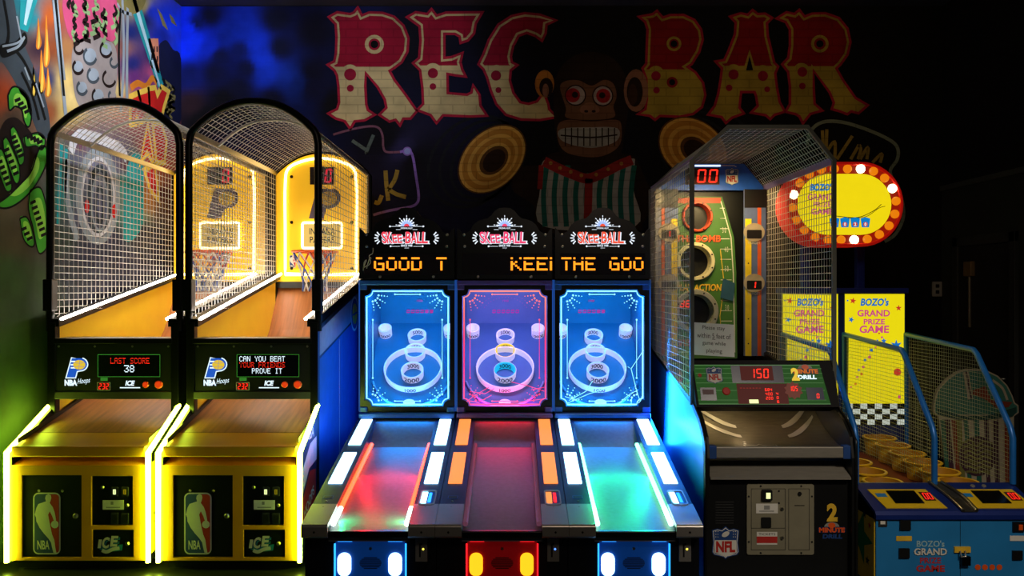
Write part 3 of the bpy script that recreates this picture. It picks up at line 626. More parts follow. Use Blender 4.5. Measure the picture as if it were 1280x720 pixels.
def basketball(X, label, messages):
    root = thing('basketball_game', label, 'arcade game', (X, 5.1, 0), 'basketball arcade games')
    hw, yb = .45, 2.5
    S = lambda px: (px - 98) * .0051
    V = lambda py: H - (py - 360) * .0051
    # ---- base cabinet
    MB().box(-.41, .41, .05, 2.3, 0, .066, M['black']).build('plinth', root)
    front = Fr((0, 0, 0))
    cab = MB(); doors = [(-.362, .02, .081, .607), (.082, .347, .285, .602), (.087, .352, .081, .26)]
    cab.plate(front, rect(-.425, .425, .062, .668), -.03, -.0, M['yellow'], holes=[rect(*d) for d in doors])
    cab.prism([(.0, .668), (.13, .70), (.13, .66), (.03, .64)], -.425, .425, M['yellow'])
    cab.build('front_panel', root, .003)
    MB().box(-.425, .425, .13, .15, .6, .78, M['black']).build('ball_slot', root)
    MB().box(-.425, .425, -.006, .055, .724, .79, M['yellow']).build('front_bar', root, .006)
    for i, (a, b, c, e) in enumerate(doors):
        d = MB().box(a + .003, b - .003, .006, .03, c + .003, e - .003, M['dkdoor']).build('door', root, .003)
        fd = Fr((0, .006, 0))
        if i == 0:
            mb = MB(); logo_player(mb, fd, -.292, -.117, .10, .494, .001); mb.build('logo', d)
            MB().lathe(fd, -.02, .346, [(.0, .014), (.011, .014), (.016, .008), (.018, .001)], M['knob'], 14).build('lock', d)
            for x in (-.255, -.105): MB().lathe(fd, x, .505, [(0, .006), (.006, .005), (.009, .001)], M['knob'], 10).build('bolt', d)
        elif i == 1:
            for x in (.232, .297):
                mb = MB(); mb.plate(fd, rrect(x - .024, x + .02, .472, .53, .006), .001, .007, M['dgrey']); mb.plate(fd, rect(x - .011, x + .007, .484, .516), .007, .0075, M['white_lamp'] if x < .25 else M['gold']); mb.plate(fd, rect(x - .003, x, .488, .512), .008, .008, M['slot']); mb.build('coin_slot', d)
                mb = MB(); mb.plate(fd, rrect(x - .026, x + .022, .295, .365, .005), .001, .006, M['dgrey']); mb.plate(fd, rect(x - .018, x + .014, .302, .352), .0065, .0065, M['slot']); mb.build('coin_return', d)
            mb = MB(); mb.plate(fd, rect(.153, .287, .387, .446), .001, .004, M['white']); mb.plate(fd, rect(.205, .222, .418, .438), .0045, .0045, M['grey']); mb.plate(fd, rect(.175, .265, .398, .404), .0045, .0045, M['grey']); mb.build('price_label', d)
            for x, z in ((.31, .413), (.151, .528)): MB().lathe(fd, x, z, [(0, .008), (.008, .008), (.012, .001)], M['knob'], 12).build('lock', d)
        else:
            mb = MB(); mb.plate(fd, [(.135, .135), (.16, .112), (.275, .125), (.282, .165), (.25, .16)], .001, .001, M['cyan'])
            for q, (m, dd) in enumerate(((M['cyan'], 0), (M['blue'], .002), (M['white'], .004))):
                o = .012 - q * .005
                for ch, x, h in (('I', .134, .055), ('C', .172, .072), ('E', .226, .068)): mb.text(fd, ch, x + o, .17 - o + (x - .13) * .18, h, m, {'I': .02, 'C': .045, 'E': .045}[ch], shear=.15, d=.002 + dd, bold=.045)
            mb.stroke(fd, smooth([(.15, .128), (.18, .118), (.22, .135), (.262, .142)], 5), .022, M['white'], .0065); mb.build('logo', d)
            MB().lathe(fd, .31, .168, [(0, .01), (.01, .01), (.015, .001)], M['knob'], 12).build('lock', d)
    # ---- side panels
    prof = [(0, .05), (0, .75), (.47, .975), (.47, 1.53), (2.42, 1.88), (yb + .06, 1.88), (yb + .06, .05)]
    for s in (-1, 1):
        mb = MB(); a, b = sorted((s * hw, s * (hw - .025))); mb.prism(prof, a, b, M['black'])
        sp = mb.build('side_panel', root, .003)
        lin_ = MB(); a, b = sorted((s * (hw - .026), s * (hw - .032))); lin_.prism([(.5, .93), (.5, 1.52), (2.40, 1.86), (2.40, 1.30)], a, b, M['lining'])
        lin_.prism([(.06, .80), (.06, .83), (2.1, 1.32), (2.1, 1.24)], a, b, M['black'])
        lin_.build('lining', sp)
        # printed outside of the panel
        fo = Fr((s * hw, 0, 0), (0, s, 0), (0, 0, 1)); mp = MB(); k = lambda l: [(y * s, z) for y, z in l]
        if s > 0:
            if messages == 'can':
                mp.plate(fo, k([(.03, .1), (.03, .73), (.40, .91), (.44, .1)]), .001, .001, M['navy'])
                mp.plate(fo, k([(.04, .45), (.04, .62), (.25, .76), (.42, .78), (.42, .62), (.22, .6)]), .0015, .0015, M['white'])
                mp.plate(fo, k([(.05, .2), (.05, .42), (.24, .58), (.40, .56), (.40, .3), (.2, .18)]), .0015, .0015, M['red'])
                mp.text(fo, 'NBA', .25, .83, .08, M['white'], .2, d=.002, bold=.02); mp.text(fo, 'HOOPS', .22, .38, .07, M['white'], .28, rot=.4, d=.002, bold=.02); mp.text(fo, 'PLAY', .2, .27, .05, M['gold'], .2, rot=.3, d=.002, bold=.02)
                mp.plate(fo, k([(.50, 1.32), (.50, 1.50), (2.38, 1.84), (2.5, 1.84), (2.5, .3), (2.2, .3), (2.2, 1.62)]), .001, .001, mat('pale_side_print', '#8f979c', .5))
                mp.plate(fo, k([(.50, .1), (.50, 1.30), (2.18, 1.60), (2.18, .1)]), .001, .001, mat('blue_side_print', '#12509c', .4))
                mp.plate(fo, circ(1.75, 1.58, .16, 24, .15), .002, .002, M['white']); mp.plate(fo, circ(1.75, 1.58, .14, 24, .13), .003, .003, M['blue'])
                mp.plate(fo, circ(1.75, 1.58, .1, 24, .09), .004, .004, M['gold']); mp.stroke(fo, [(1.65, 1.57), (1.85, 1.59)], .015, M['blue'], .005); mp.stroke(fo, [(1.74, 1.49), (1.76, 1.67)], .015, M['blue'], .005)
                mp.stroke(fo, [(1.15, .15), (1.15, 1.40)], .012, M['white'], .002)
            else:
                mp.plate(fo, k([(.02, .1), (.02, .68), (.4, .72), (.4, .1)]), .001, .001, M['gold'])
                for i in range(5): mp.text(fo, 'NBA HOOPS', .12, .5 - i * .05, .03, M['black'], .12, d=.002)
            mp.build('side_print', sp)
        # LED rail along the slope
        r = MB(); a, b = sorted((s * (hw - .072), s * (hw - .005))); r.prism([(.45, 1.53), (.45, 1.585), (2.42, 1.935), (2.42, 1.88)], a, b, M['blackm']); rail = r.build('rail', root, .003)
        MB().tube([(s * (hw - .084), .46, 1.585), (s * (hw - .084), 2.40, 1.931)], .011, M['led'], 8).build('led_strip', rail)
        MB().tube([(s * hw, -.012, .055), (s * hw, -.012, .752), (s * hw, .46, .985)], .0145, M['neon'], 10).build('neon_tube', root)
    # ---- deck
    dk = [(.05, .70), (.05, .79), (.24, .835), (2.02, 1.25), (2.22, 1.42), (2.5, 1.80), (2.5, 1.7), (2.26, 1.32), (2.06, 1.15)]
    mb = MB(); mb.prism([(.05, .72), (.05, .788), (.24, .834), (.24, .76)], -.424, .424, M['yellow']); mb.build('deck_lip', root)
    mb = MB(); mb.prism([(.24, .76), (.24, .836)] + [(2.02, 1.25), (2.22, 1.42), (2.5, 1.80), (2.5, 1.72), (2.26, 1.34), (2.06, 1.17)], -.418, .418, M['wood']); mb.build('ball_ramp', root)
    # ---- console
    mb = MB(); mb.box(-.40, .40, .45, .60, 1.085, 1.415, M['black']); con = mb.build('console', root, .004)
    MB().box(-.41, .41, .43, .62, 1.415, 1.452, M['blackm']).build('top_ledge', con, .004)
    MB().box(-.41, .41, .44, .58, 1.03, 1.082, M['dgrey']).build('lower_rail', con, .004)
    fc = Fr((0, .45, 0)); cx = lambda px: (px - 143.8) * .00557; cz = lambda py: H - (py - 360) * .00557
    mb = MB(); mb.plate(fc, rect(-.107, .322, 1.185, 1.338), .001, .003, M['screen']); 
    for u0, u1, v0, v1 in ((-.109, .324, 1.336, 1.340), (-.109, .324, 1.183, 1.187), (-.109, -.105, 1.183, 1.34), (.320, .324, 1.183, 1.34)): mb.plate(fc, rect(u0, u1, v0, v1), .003, .003, M['txg'])
    scr = mb.build('screen', con)
    mb = MB()
    if messages == 'can':
        mb.pixels(fc, 'CAN YOU BEAT', -.09, .225, 1.29, 1.327, M['txw'], .004, cellw=.00445); mb.pixels(fc, 'YOUR FRIENDS', -.09, .225, 1.248, 1.285, M['txr'], .004, skip=(2, 4), cellw=.00445); mb.pixels(fc, 'PROVE IT', -.003, .205, 1.206, 1.243, M['txw'], .004, cellw=.00445)
    else:
        mb.pixels(fc, 'LAST SCORE', -.02, .25, 1.275, 1.315, M['txr'], .004, skip=(2, 4)); mb.pixels(fc, '38', .075, .145, 1.215, 1.265, M['txw'], .004)
    mb.build('lettering', scr)
    mb = MB(); logo_p(mb, fc, -.325, -.182, 1.18, 1.313, M['txb'], M['txw'], M['txy'], .002); mb.build('logo', con)
    mb = MB(); mb.text(fc, 'NBA', -.295, 1.143, .042, M['txw'], .088, d=.002, bold=.06); mb.text(fc, 'Hoops', -.205, 1.152, .046, M['txw'], .085, shear=.3, rot=.12, d=.002); mb.build('lettering', con)
    mb = MB(); mb.plate(fc, rrect(-.113, -.021, 1.09, 1.147, .004), .001, .004, M['white']); mb.plate(fc, rect(-.109, -.025, 1.094, 1.143), .0045, .0045, M['segd']); mb.seg7(fc, '232', -.102, -.028, 1.099, 1.138, M['seg'], .005); mb.plate(fc, rect(-.09, -.04, 1.158, 1.166), .002, .002, M['txg']); mb.plate(fc, rect(-.09, -.04, 1.17, 1.178), .002, .002, M['txg']); mb.build('ticket_display', con)
    mb = MB(); mb.text(fc, 'ICE', .115, 1.14, .036, M['txw'], .06, shear=.2, d=.002, bold=.05); mb.plate(fc, rect(.045, .185, 1.105, 1.112), .002, .002, M['txw']); mb.build('maker_logo', con)
    for u, r in ((.224, .023), (.314, .029)): MB().lathe(fc, u, 1.131, [(0, .016), (r * .7, .014), (r * .8, .01), (r, .006), (r, .001)], M['btn'], 20, mats=[M['btn'], M['btn'], M['orange'], M['orange']]).build('button', con)
    for u, v in ((-.38, 1.395), (-.13, 1.395), (.13, 1.395), (.38, 1.395), (-.38, 1.432), (-.13, 1.432), (.13, 1.432), (.38, 1.432)):
        if v < 1.41: MB().lathe(fc, u, v, [(0, .005), (.007, .004), (.008, 0)], M['knob'], 8).build('bolt', con)
    mb = MB(); mb.plate(Fr((0, .47, 0)), rect(-.40, .40, 1.452, 1.66), -.003, .003, M['clear']); mb.build('clear_shield', root)
    for s in (-1, 1): MB().box(*(sorted((s * .40, s * .455))), .44, .50, .93, 1.56, M['blackm']).build('console_post', root, .004)
    # ---- cage
    def arch(hw_, n=16, zs=2.90, ap=3.10): return [(-hw_ + 2 * hw_ * i / n, ap - (ap - zs) * abs(-1 + 2 * i / n) ** 2.2) for i in range(n + 1)]
    fa = [(-hw, 1.5), (-hw, 2.80), (-hw + .012, 2.865)] + arch(hw - .03)[0:] + [(hw - .012, 2.865), (hw, 2.80), (hw, 1.5)]
    MB().tube([(x, .47, z) for x, z in fa], .027, M['blackm'], 8).build('cage_frame', root)
    MB().tube([(x, yb, z) for x, z in [(-hw, 1.85), (-hw, 2.86)] + arch(hw - .03) + [(hw, 2.86), (hw, 1.85)]], .02, M['blackm'], 8).build('cage_frame', root)
    for s in (-1, 1):
        MB().box(*(sorted((s * (hw - .035), s * (hw + .03)))), .425, .50, 1.64, 1.86, M['blackm']).build('hinge_block', root, .006)
        mb = MB(); x = s * (hw - .01)
        ny = 32
        for i in range(ny + 1):
            y = .5 + (yb - .52) * i / ny; mb.wire((x, y, 1.575 + (y - .45) * .1777), (x, y, 2.88), .0028, M['wire'])
        for i in range(27):
            z = 1.62 + 1.25 * i / 26; y0 = max(.5, .47 + (z - 1.59) / .1777 * 0); y1 = yb
            if z < 1.94: y1 = .45 + (z - 1.575) / .1777
            mb.wire((x - s * .004, .49, z), (x - s * .004, min(yb, y1), z), .0028, M['wire'])
        mb.build('wire_mesh', root)
        MB().box(*(sorted((s * (hw - .03), s * (hw - .02)))), .5, yb, 2.86, 2.90, M['steel']).build('top_rail', root)
    mb = MB(); A = arch(hw - .02)
    for i in range(34):
        y = .5 + (yb - .52) * i / 33; mb.tube([(x, y, z - .006) for x, z in A], .0028, M['wire'], 4)
    for i in range(1, 24):
        x = -hw + .02 + (2 * hw - .04) * i / 24; z = 3.10 - .2 * abs(x / (hw - .02)) ** 2.2; mb.wire((x, .49, z - .002), (x, yb, z - .002), .0028, M['wire'])
    mb.tube([(x * .98, .95, z - .03) for x, z in A], .008, M['wire'], 6)
    mb.build('wire_mesh', root)
    # ---- backboard
    fb = Fr((0, yb - .05, 0)); bw = .425; B = [(-bw, 1.86)] + [(bw, 1.86)] + [(x, z - .035) for x, z in arch(bw)][::-1]
    bd = MB().plate(fb, B, -.025, 0, M['bboard']).build('backboard', root)
    MB().box(-bw, bw, yb - .06, yb - .02, 1.80, 1.858, M['dgrey']).build('lower_batten', root)
    g = smooth([(-.335, 1.93), (-.335, 2.3), (-.335, 2.78), (-.30, 2.93), (-.15, 3.0), (0, 3.02), (.15, 3.0), (.30, 2.93), (.335, 2.78), (.335, 2.3), (.335, 1.93)], 5) + [(0, 1.925)]
    MB().tube([fb.p(u, v, .018) for u, v in g], .012, M['ledw'], 8, closed=True).build('light_tube', bd)
    mb = MB(); mb.plate(fb, rect(-.105, .125, 2.775, 2.94), .001, .012, mat('smoked_window', '#2a2226', .2)); mb.seg7(fb, '0', .03, .118, 2.79, 2.925, emi('red_matrix_digit', '#ff1a3a', 1.), .0125, th=.2); mb.build('score_display', bd)
    mb = MB(); pp = mat('faded_purple_print', '#57475c', .6); logo_p(mb, fb, -.10, .17, 2.47, 2.735, pp, pp, M['gold'], .001); mb.build('logo', bd)
    mb = MB(); mb.plate(fb, rect(-.165, .185, 2.185, 2.405), .002, .01, emi('warm_sign_face', '#ffd06a', .95)); 
    mb.text(fb, 'INDIANA', .01, 2.335, .06, M['navy'], .24, d=.011, bold=.01); mb.text(fb, 'PACERS', .01, 2.255, .06, M['navy'], .23, d=.011, bold=.01)
    sg = mb.build('team_sign', bd); MB().tube([fb.p(u, v, .015) for u, v in rrect(-.175, .195, 2.175, 2.415, .02)], .011, M['ledw'], 8, closed=True).build('light_tube', sg)
    for u in (-.28, .29):
        for v in (2.85, 2.42, 1.985): MB().lathe(fb, u, v, [(0, .012), (.012, .01), (.016, .001)], M['blackm'], 10).build('bolt', bd)
    mb = MB(); logo_player(mb, fb, -.30, -.24, 1.99, 2.11, .001); mb.build('sticker', bd)
    # ---- hoop and net
    hp = MB(); hy, hz, hr = yb - .30, 2.13, .20
    hp.tube([(hr * math.cos(a), hy + hr * math.sin(a), hz) for a in [i * math.pi / 20 for i in range(40)]], .011, M['orange'], 8, closed=True)
    hp.box(-.07, .07, yb - .105, yb - .05, hz - .10, hz + .02, M['orange']); hp.box(-.05, .05, hy + hr - .01, yb - .06, hz - .014, hz + .008, M['orange'])
    hoop = hp.build('hoop', root)
    nt = MB(); n = 12; rad = [.195, .165, .135, .115, .105, .108]; zz = [hz - .005, hz - .08, hz - .15, hz - .22, hz - .29, hz - .36]
    for k in range(n):
        for sgn in (-1, 1):
            pts = [(r * math.cos(2 * math.pi * (k + sgn * j * .5) / n), hy + r * math.sin(2 * math.pi * (k + sgn * j * .5) / n), z) for j, (r, z) in enumerate(zip(rad, zz))]
            nt.tube(pts[:3], .0075, (M['net'], M['netr'], M['net'], M['netb'])[k % 4], 5); nt.tube(pts[2:], .0075, (M['net'], M['netb'])[k % 2], 5)
    nt.build('net', hoop)
    lamp('SPOT', 'hoop_fill', (X, 5.1 + 1.0, 3.02), (X, 5.1 + 2.35, 2.05), 45, '#fff0d8', .06, 48, .8)  # added spot inside the cage, brightens hoop and net
    return root

basketball(-2.764, 'yellow basketball arcade game next to the painted left wall, screen showing LAST SCORE 38', 'last')
basketball(-1.80, 'yellow basketball arcade game beside the roller alleys, screen asking CAN YOU BEAT YOUR FRIENDS', 'can')
# ================================================================== ALLEY ROLLER GAMES
A = dict(
 lane=mat('lane_carpet', '#6c6c74', .42, 0, .12, 40, .05), rail=mat('rail_laminate', '#1a2650', .4, 0, .2, 6), shell=mat('shell_laminate', '#0e1016', .35, 0, .2, 5), frame=mat('frame_black', '#07080b', .3, 0, .2, 7),
 board=mat('target_board', '#4a769c', .5, 0, .08, 6), cup=emi('lit_cup_white', '#f2e2ff', .42, '#e8e6ea'), cupy=emi('lit_cup_yellow', '#e8cf2a', .7, '#e8cf2a'), cupc=emi('lit_cup_cyan', '#28c4dc', .7, '#28c4dc'), ink=mat('cup_ink', '#3a3550', .6), lip=mat('gutter_lip_paint', '#9ab4d0', .5), hole=mat('cup_hole', '#0a0b10', .7),
 glass=glass('playfield_glass', '#f4f8ff', .05, .01), trim=mat('blue_enamel', '#3a5a9a', .3, .2, .1, 6), speak=mat('speaker_slots', '#04060a', .6), gold=mat('graffiti_silver', '#c9c6b0', .5, .3),
 mqw=emi('marquee_white_print', '#e8f2ff', 1.15), mqr=emi('marquee_red_print', '#ff4458', .95), mqb=emi('marquee_pale_blue', '#a8c4ff', 1.), amber=emi('amber_display', '#ff8c1c', 1.9), ambr=emi('amber_display_halo', '#8a1c04', .30), disp=mat('display_window', '#1b1418', .2),
 stripb=emi('blue_edge_strip', '#2a6ad8', .5), pinkd=emi('pink_score_digits', '#e838b0', .7))
THEME = {
 'blue': dict(art=emi('cyan_backlit_print', '#8fe6ff', 1.7), panel=emi('ice_white_lamp', '#a8dcff', 4.5), pill=emi('ice_white_pill', '#a8d8ff', 5.), front=emi('blue_front_glow', '#1464d8', .12, '#0c3f86'), edge=emi('blue_edge_lamp', '#2a9cff', 2.2), light='#10b0ff', inside=10, under='#1a8cff', low='#20a0ff', upow=2.0, cap=mat('blue_cap', '#2a62b8', .3, .3)),  # front: low emission stands in for lamp light on the panel
 'pink': dict(art=emi_grad('pink_backlit_print', [(.9, '#ff5a8c'), (1.2, '#f0307c'), (1.45, '#ff3c66'), (1.62, '#ff6a5a'), (1.8, '#ff9a6a')], 1.25), panel=emi('orange_lamp', '#ff8a42', 1.5), pill=emi('amber_pill', '#ffa818', 1.9), front=emi('red_front_glow', '#e01018', .09, '#8a0c14'), edge=emi('red_edge_lamp', '#ff1c24', 2.), light='#c09cff', inside=9, under='#ff1034', low='#f02890', upow=1.0, cap=mat('violet_cap', '#5a4a9a', .3, .3))}  # front: same stand-in glow, in red
def lane_tube(name, main, tip, s=7.): return emi(name + '_tube', main, s), emi(name + '_tube_tip', tip, s)
TUBES = {'red': lane_tube('red', '#ff4a22', '#d8ffe8', 5.), 'rose': lane_tube('rose', '#8a5068', '#8a5068', .4), 'green': lane_tube('green', '#7dffc4', '#b0ffe0', 4.5)}

def alley(X, label, theme, tubes, words, word_u, logo_red, cups, scratched, glow):
    T = THEME[theme]
    root = thing('alley_roller_game', label, 'arcade game', (X, 4.4, 0), 'alley roller games')
    hw, iw = .3655, .222
    # ---- base
    mb = MB(); mb.prism([(.07, 0), (.07, .425), (1.62, .60), (1.62, 0)], -hw, hw, A['shell'])
    base = mb.build('base_cabinet', root, .004)
    ff = Fr((0, .07, 0))
    mb = MB(); mb.plate(ff, rrect(-.205, .205, .04, .40, .012), .0, .008, A['frame'], holes=[rrect(-.195, .195, .05, .39, .01)]); mb.plate(ff, rrect(-.195, .195, .05, .39, .01), .001, .003, T['front'])
    fp = mb.build('front_panel', base)
    for u in (-.198, .198): MB().box(u - .004, u + .004, .055, .068, .06, .375, T['edge']).build('edge_lamp', fp)
    for u in (-.14, .14): MB().box(u - .04, u + .04, .052, .066, .388, .394, T['edge']).build('edge_lamp', fp)
    for u in (-.145, .138):
        mb = MB(); mb.plate(ff, rrect(u - .037, u + .037, .195, .322, .034, 7), .003, .014, T['pill']); mb.build('pill_lamp', fp)
    mb = MB()
    for k in range(8):
        z = .232 + k * .0085; q = .062 * math.sqrt(max(.05, 1 - ((k - 3.5) / 4.4) ** 2)); mb.plate(ff, rect(-q, q, z, z + .005), .0035, .0045, A['speak'])
    mb.build('speaker_grille', fp)
    MB().lathe(ff, 0, .345, [(0, .009), (.007, .009), (.01, .003)], M['knob'], 10).build('lock', fp)
    mb = MB(); mb.plate(ff, rect(.252, .318, .275, .402), .001, .012, M['plate']); mb.plate(ff, rect(.272, .282, .30, .375), .0125, .0125, M['slot']); mb.plate(ff, circ(.285, .372, .006, 8), .013, .013, M['slot']); mb.plate(ff, circ(.295, .345, .006, 8), .0132, .0132, emi('coin_led_blue', '#4a7cff', 3.) if theme == 'pink' else emi('coin_led_gold', '#ffe24a', 2.5)); mb.build('coin_plate', base)
    # ---- lane
    mb = MB(); lane_prof = [(.02, .40), (.02, .452), (1.30, .665), (1.52, .80), (1.64, .812), (1.64, .55), (1.3, .45)]
    mb.prism(lane_prof, -iw - .002, iw + .002, A['lane']); mb.build('lane', root)
    MB().box(-iw, iw, -.005, .03, .425, .462, A['frame']).build('lane_lip', root, .006)
    # ---- rails
    zr = lambda y: .50 + .2 * y
    for s in (-1, 1):
        a, b = sorted((s * iw, s * hw))
        mb = MB(); mb.prism([(.02, .42), (.02, zr(.02)), (1.64, zr(1.64)), (1.64, .5)], a, b, A['rail']); rl = mb.build('rail', root, .006)
        mb = MB(); mb.prism([(-.012, .428), (-.022, .44), (-.022, zr(0) - .008), (-.012, zr(0) + .003), (.235, zr(.235) + .004), (.235, zr(.235) - .01), (.0, zr(0) - .02), (.0, .428)], a - .001, b + .001, M['chrome']); mb.plate(Fr((0, -.022, 0)), circ((a + b) / 2, .463, .006, 10), .001, .003, M['slot']); mb.build('corner_cap', rl, .004)
        d = Vector((0, 1, .2)).normalized(); fr = Fr((s * (iw + hw) / 2, 0, zr(0)), (1, 0, 0), d); k = 1.0198
        for y0, y1 in ((.50, .965), (1.10, 1.575)):
            mb = MB(); mb.plate(fr, rrect(-.043, .043, y0 * k, y1 * k, .004), .001, .006, T['panel']); mb.build('lamp_panel', rl)
        if s > 0:
            mb = MB(); mb.plate(fr, rrect(-.048, .048, .215 * k, .405 * k, .022), .001, .008, M['chrome'], holes=[rrect(-.04, .04, .23 * k, .39 * k, .018)])
            mb.plate(fr, rect(-.038, -.004, .235 * k, .385 * k), .002, .003, T['panel']); mb.plate(fr, rect(0, .038, .235 * k, .385 * k), .002, .003, T['cap']); mb.plate(fr, rect(.004, .022, .25 * k, .37 * k), .0035, .006, T['edge'])
            mb.build('ticket_window', rl)
        else:
            mb = MB(); mb.plate(fr, rect(-.03, .03, .30 * k, .34 * k), .001, .002, A['trim']); mb.plate(fr, rect(-.025, .025, .305 * k, .335 * k), .0022, .0022, A['frame']); mb.build('notice_plate', rl)
        for y in (.20, .27): MB().lathe(fr, .0, y * k + .0, [(0, .006), (.005, .005), (.007, .001)], M['knob'], 8).build('bolt', rl)
        t0, t1 = TUBES[tubes]; x = s * (iw - .017); zl = lambda y: .452 + .1664 * (y - .02) + .03
        mb = MB(); mb.tube([(x, .25, zl(.25)), (x, 1.27, zl(1.27))], .015, t0, 8); mb.tube([(x, .05, zl(.05)), (x, .249, zl(.249))], .015, t1, 8); mb.build('lane_tube', rl)
    # ---- playfield housing
    y0, y1 = 1.65, 2.66
    mb = MB()
    for s in (-1, 1):
        a, b = sorted((s * .34, s * .36)); mb.box(a, b, y0, y1, 0, 1.86, A['shell'])
    mb.box(-.34, .34, y1 - .02, y1, 0, 1.86, A['shell']); mb.box(-.36, .36, y0, y1, 1.845, 1.865, A['shell']); hs = mb.build('housing', root, .003)
    fr = Fr((0, y0, 0))
    def notch(u, v0, v1, r):
        o = []
        for (x, y, a0) in ((u, v1, -90), (-u, v1, 0), (-u, v0, 90), (u, v0, 180)):
            n = 5
            for i in range(n + 1):
                t = math.radians(a0 - 90 * i / n); o.append((x + r * math.cos(t) * 1, y + r * math.sin(t)))
        return o
    hole = notch(.322, .905, 1.79, .05)
    mb = MB(); mb.plate(fr, rect(-.358, .358, .83, 1.845), -.02, .012, A['frame'], holes=[hole]); fm = mb.build('glass_frame', hs)
    mb = MB(); mb.box(-.36, .36, 1.58, 1.65, .826, .862, T['cap']); 
    for s in (-1, 1): mb.box(*sorted((s * .36, s * .30)), 1.615, 1.65, .862, .905, T['cap'])
    mb.build('lower_bezel', hs, .008)
    mb = MB(); mb.box(-.36, .36, 1.61, 1.65, 1.822, 1.858, T['cap'])
    for s in (-1, 1): mb.box(*sorted((s * .36, s * .305)), 1.625, 1.65, 1.785, 1.83, T['cap'])
    mb.build('upper_bezel', hs, .006)
    for s in (-1, 1): MB().box(*sorted((s * .3655, s * .358)), 1.63, 1.645, .87, 1.86, A['stripb'] if theme == 'blue' else A['stripb']).build('edge_strip', hs)
    gl = MB().plate(fr, hole, -.006, -.002, A['glass']).build('glass', hs)
    # printed backlit art on the glass
    art = MB(); oo = notch(.308, .92, 1.776, .045); fa = Fr((0, y0 - .003, 0))
    art.tube([fa.p(u, v, 0) for u, v in oo], .0042, T['art'], 6, closed=True)
    for s in (-1, 1):
        art.tube([fa.p(s * .262, 1.12, 0), fa.p(s * .262, 1.56, 0)], .0022, T['art'], 5)
        for v in (1.12, 1.56): art.plate(fa, circ(s * .262, v, .007, 10), .0, .001, T['art'])
        for (vc, dv) in ((1.74, -1), (.955, 1)):
            for k, ang in enumerate((8, 32, 58, 84)):
                for j in range(5):
                    r = .03 + j * .022; rr = (.0085, .008, .0055, .005, .004)[j]
                    u = s * (.27 - (r * math.sin(math.radians(ang)))); v = vc + dv * r * math.cos(math.radians(ang)) - dv * .01
                    if j: art.plate(fa, circ(u, v, rr, 8), 0, .001, T['art'])
    for v in (1.752, .945):
        art.tube([fa.p(-.095, v, 0), fa.p(.095, v, 0)], .003, T['art'], 5)
        for u in (-.095, .095): art.plate(fa, circ(u, v, .007, 8), 0, .001, T['art'])
    art.build('glass_print', gl)
    if scratched:
        sm = MB()
        for q in scratched: sm.stroke(fa, q, .0045, T['art'], .0015)
        sm.build('scratch', gl)
    # inside: inclined target board, back wall, ceiling
    b0, b1 = Vector((0, 1.70, .875)), Vector((0, 2.45, 1.50)); L = (b1 - b0).length; fb = Fr(b0, (1, 0, 0), b1 - b0)
    mb = MB(); mb.plate(fb, rect(-.338, .338, 0, L), -.02, 0, A['board']); bd = mb.build('target_board', root)
    mb = MB(); fw = Fr((0, 2.45, 0)); mb.plate(fw, rect(-.338, .338, 1.49, 1.845), -.02, 0, A['board'])
    for s in (-1, 1): mb.plate(Fr((s * .338, 0, 0), (0, -s, 0), (0, 0, 1)), [(-s * y, z) for y, z in ((1.68, .87), (2.45, 1.5), (2.45, 1.84), (1.68, 1.84))], 0, .004, A['board'])
    lw = mb.build('lining', root)
    mb = MB(); mb.seg7(fw, '000000' if theme == 'pink' else '000088', -.115, .125, 1.585, 1.615, A['pinkd'], .002, th=.2)
    if theme == 'pink':
        for r in (.20, .23):
            for k in range(17):
                a = math.radians(35 + k * 6.9); mb.plate(fw, circ(r * math.cos(a) * 1.1, 1.52 + r * math.sin(a), .003, 6), .002, .002, A['pinkd'])
    mb.text(fw, '1908', 0, 1.69, .018, A['pinkd'], .05, d=.002); mb.build('score_display', lw)
    def ring(u, v, r, h, word, m_in, m_out, size, name, top=True, bottom=None):
        mb = MB(); mb.lathe(fb, u, v, [(r, 0), (r + .004, h), (r, h + .003), (r - .007, h), (r - .010, 0)], m_in, 40, mats=[m_out, m_out, m_in, m_in])
        if r < .12: mb.plate(fb, circ(u, v, r - .01, 24), .002, .002, A['board'])
        o = mb.build(name, bd)
        t = MB(); 
        def curved(word, inner):
            V, P_, x0, x1, yy0, yy1 = text_mesh(word, .02); k = size / (yy1 - yy0); rr = (r - .0115) if inner else (r + .006); out = []
            for (x, y) in V:
                a = (x - (x0 + x1) / 2) * k / r; hh = (y - yy0) * k + h * .18
                ang = math.pi / 2 - a if inner else -math.pi / 2 + a
                out.append(fb.p(u + rr * math.cos(ang), v + rr * math.sin(ang), hh))
            t.add(out, P_, A['ink'])
        if top: curved(word, True); t.build('lettering', o); t = MB()
        if bottom: curved(bottom, False); t.build('lettering', o)
    c1, c2 = cups
    ring(0, .40, .228, .055, '1000', A['cup'], A['cup'], .035, 'score_ring', False, '1000')
    ring(0, .355, .086, .066, '3000', c2 or A['cup'], A['cup'], .045, 'score_cup', True, '2000')
    ring(0, .580, .080, .062, '4000', c1 or A['cup'], A['cup'], .042, 'score_cup')
    ring(0, .765, .074, .062, '5000', A['cup'], A['cup'], .04, 'score_cup')
    for s in (-1, 1): ring(s * .272, .83, .052, .08, '10000', A['cup'], A['cup'], .03, 'score_cup', False, '10000')
    mb = MB(); mb.tube([fb.p(.325 * math.cos(a), .415 + .40 * math.sin(a), .012) for a in [math.radians(200 + i * 140 / 24) for i in range(25)]], .010, A['lip'], 6); mb.build('gutter_lip', bd)
    MB().plate(fb, circ(0, .06, .045, 16, .03), .001, .016, A['cup']).build('ball_return', bd)
    # ---- marquee
    fm_ = Fr((0, 1.60, 0)); q = []
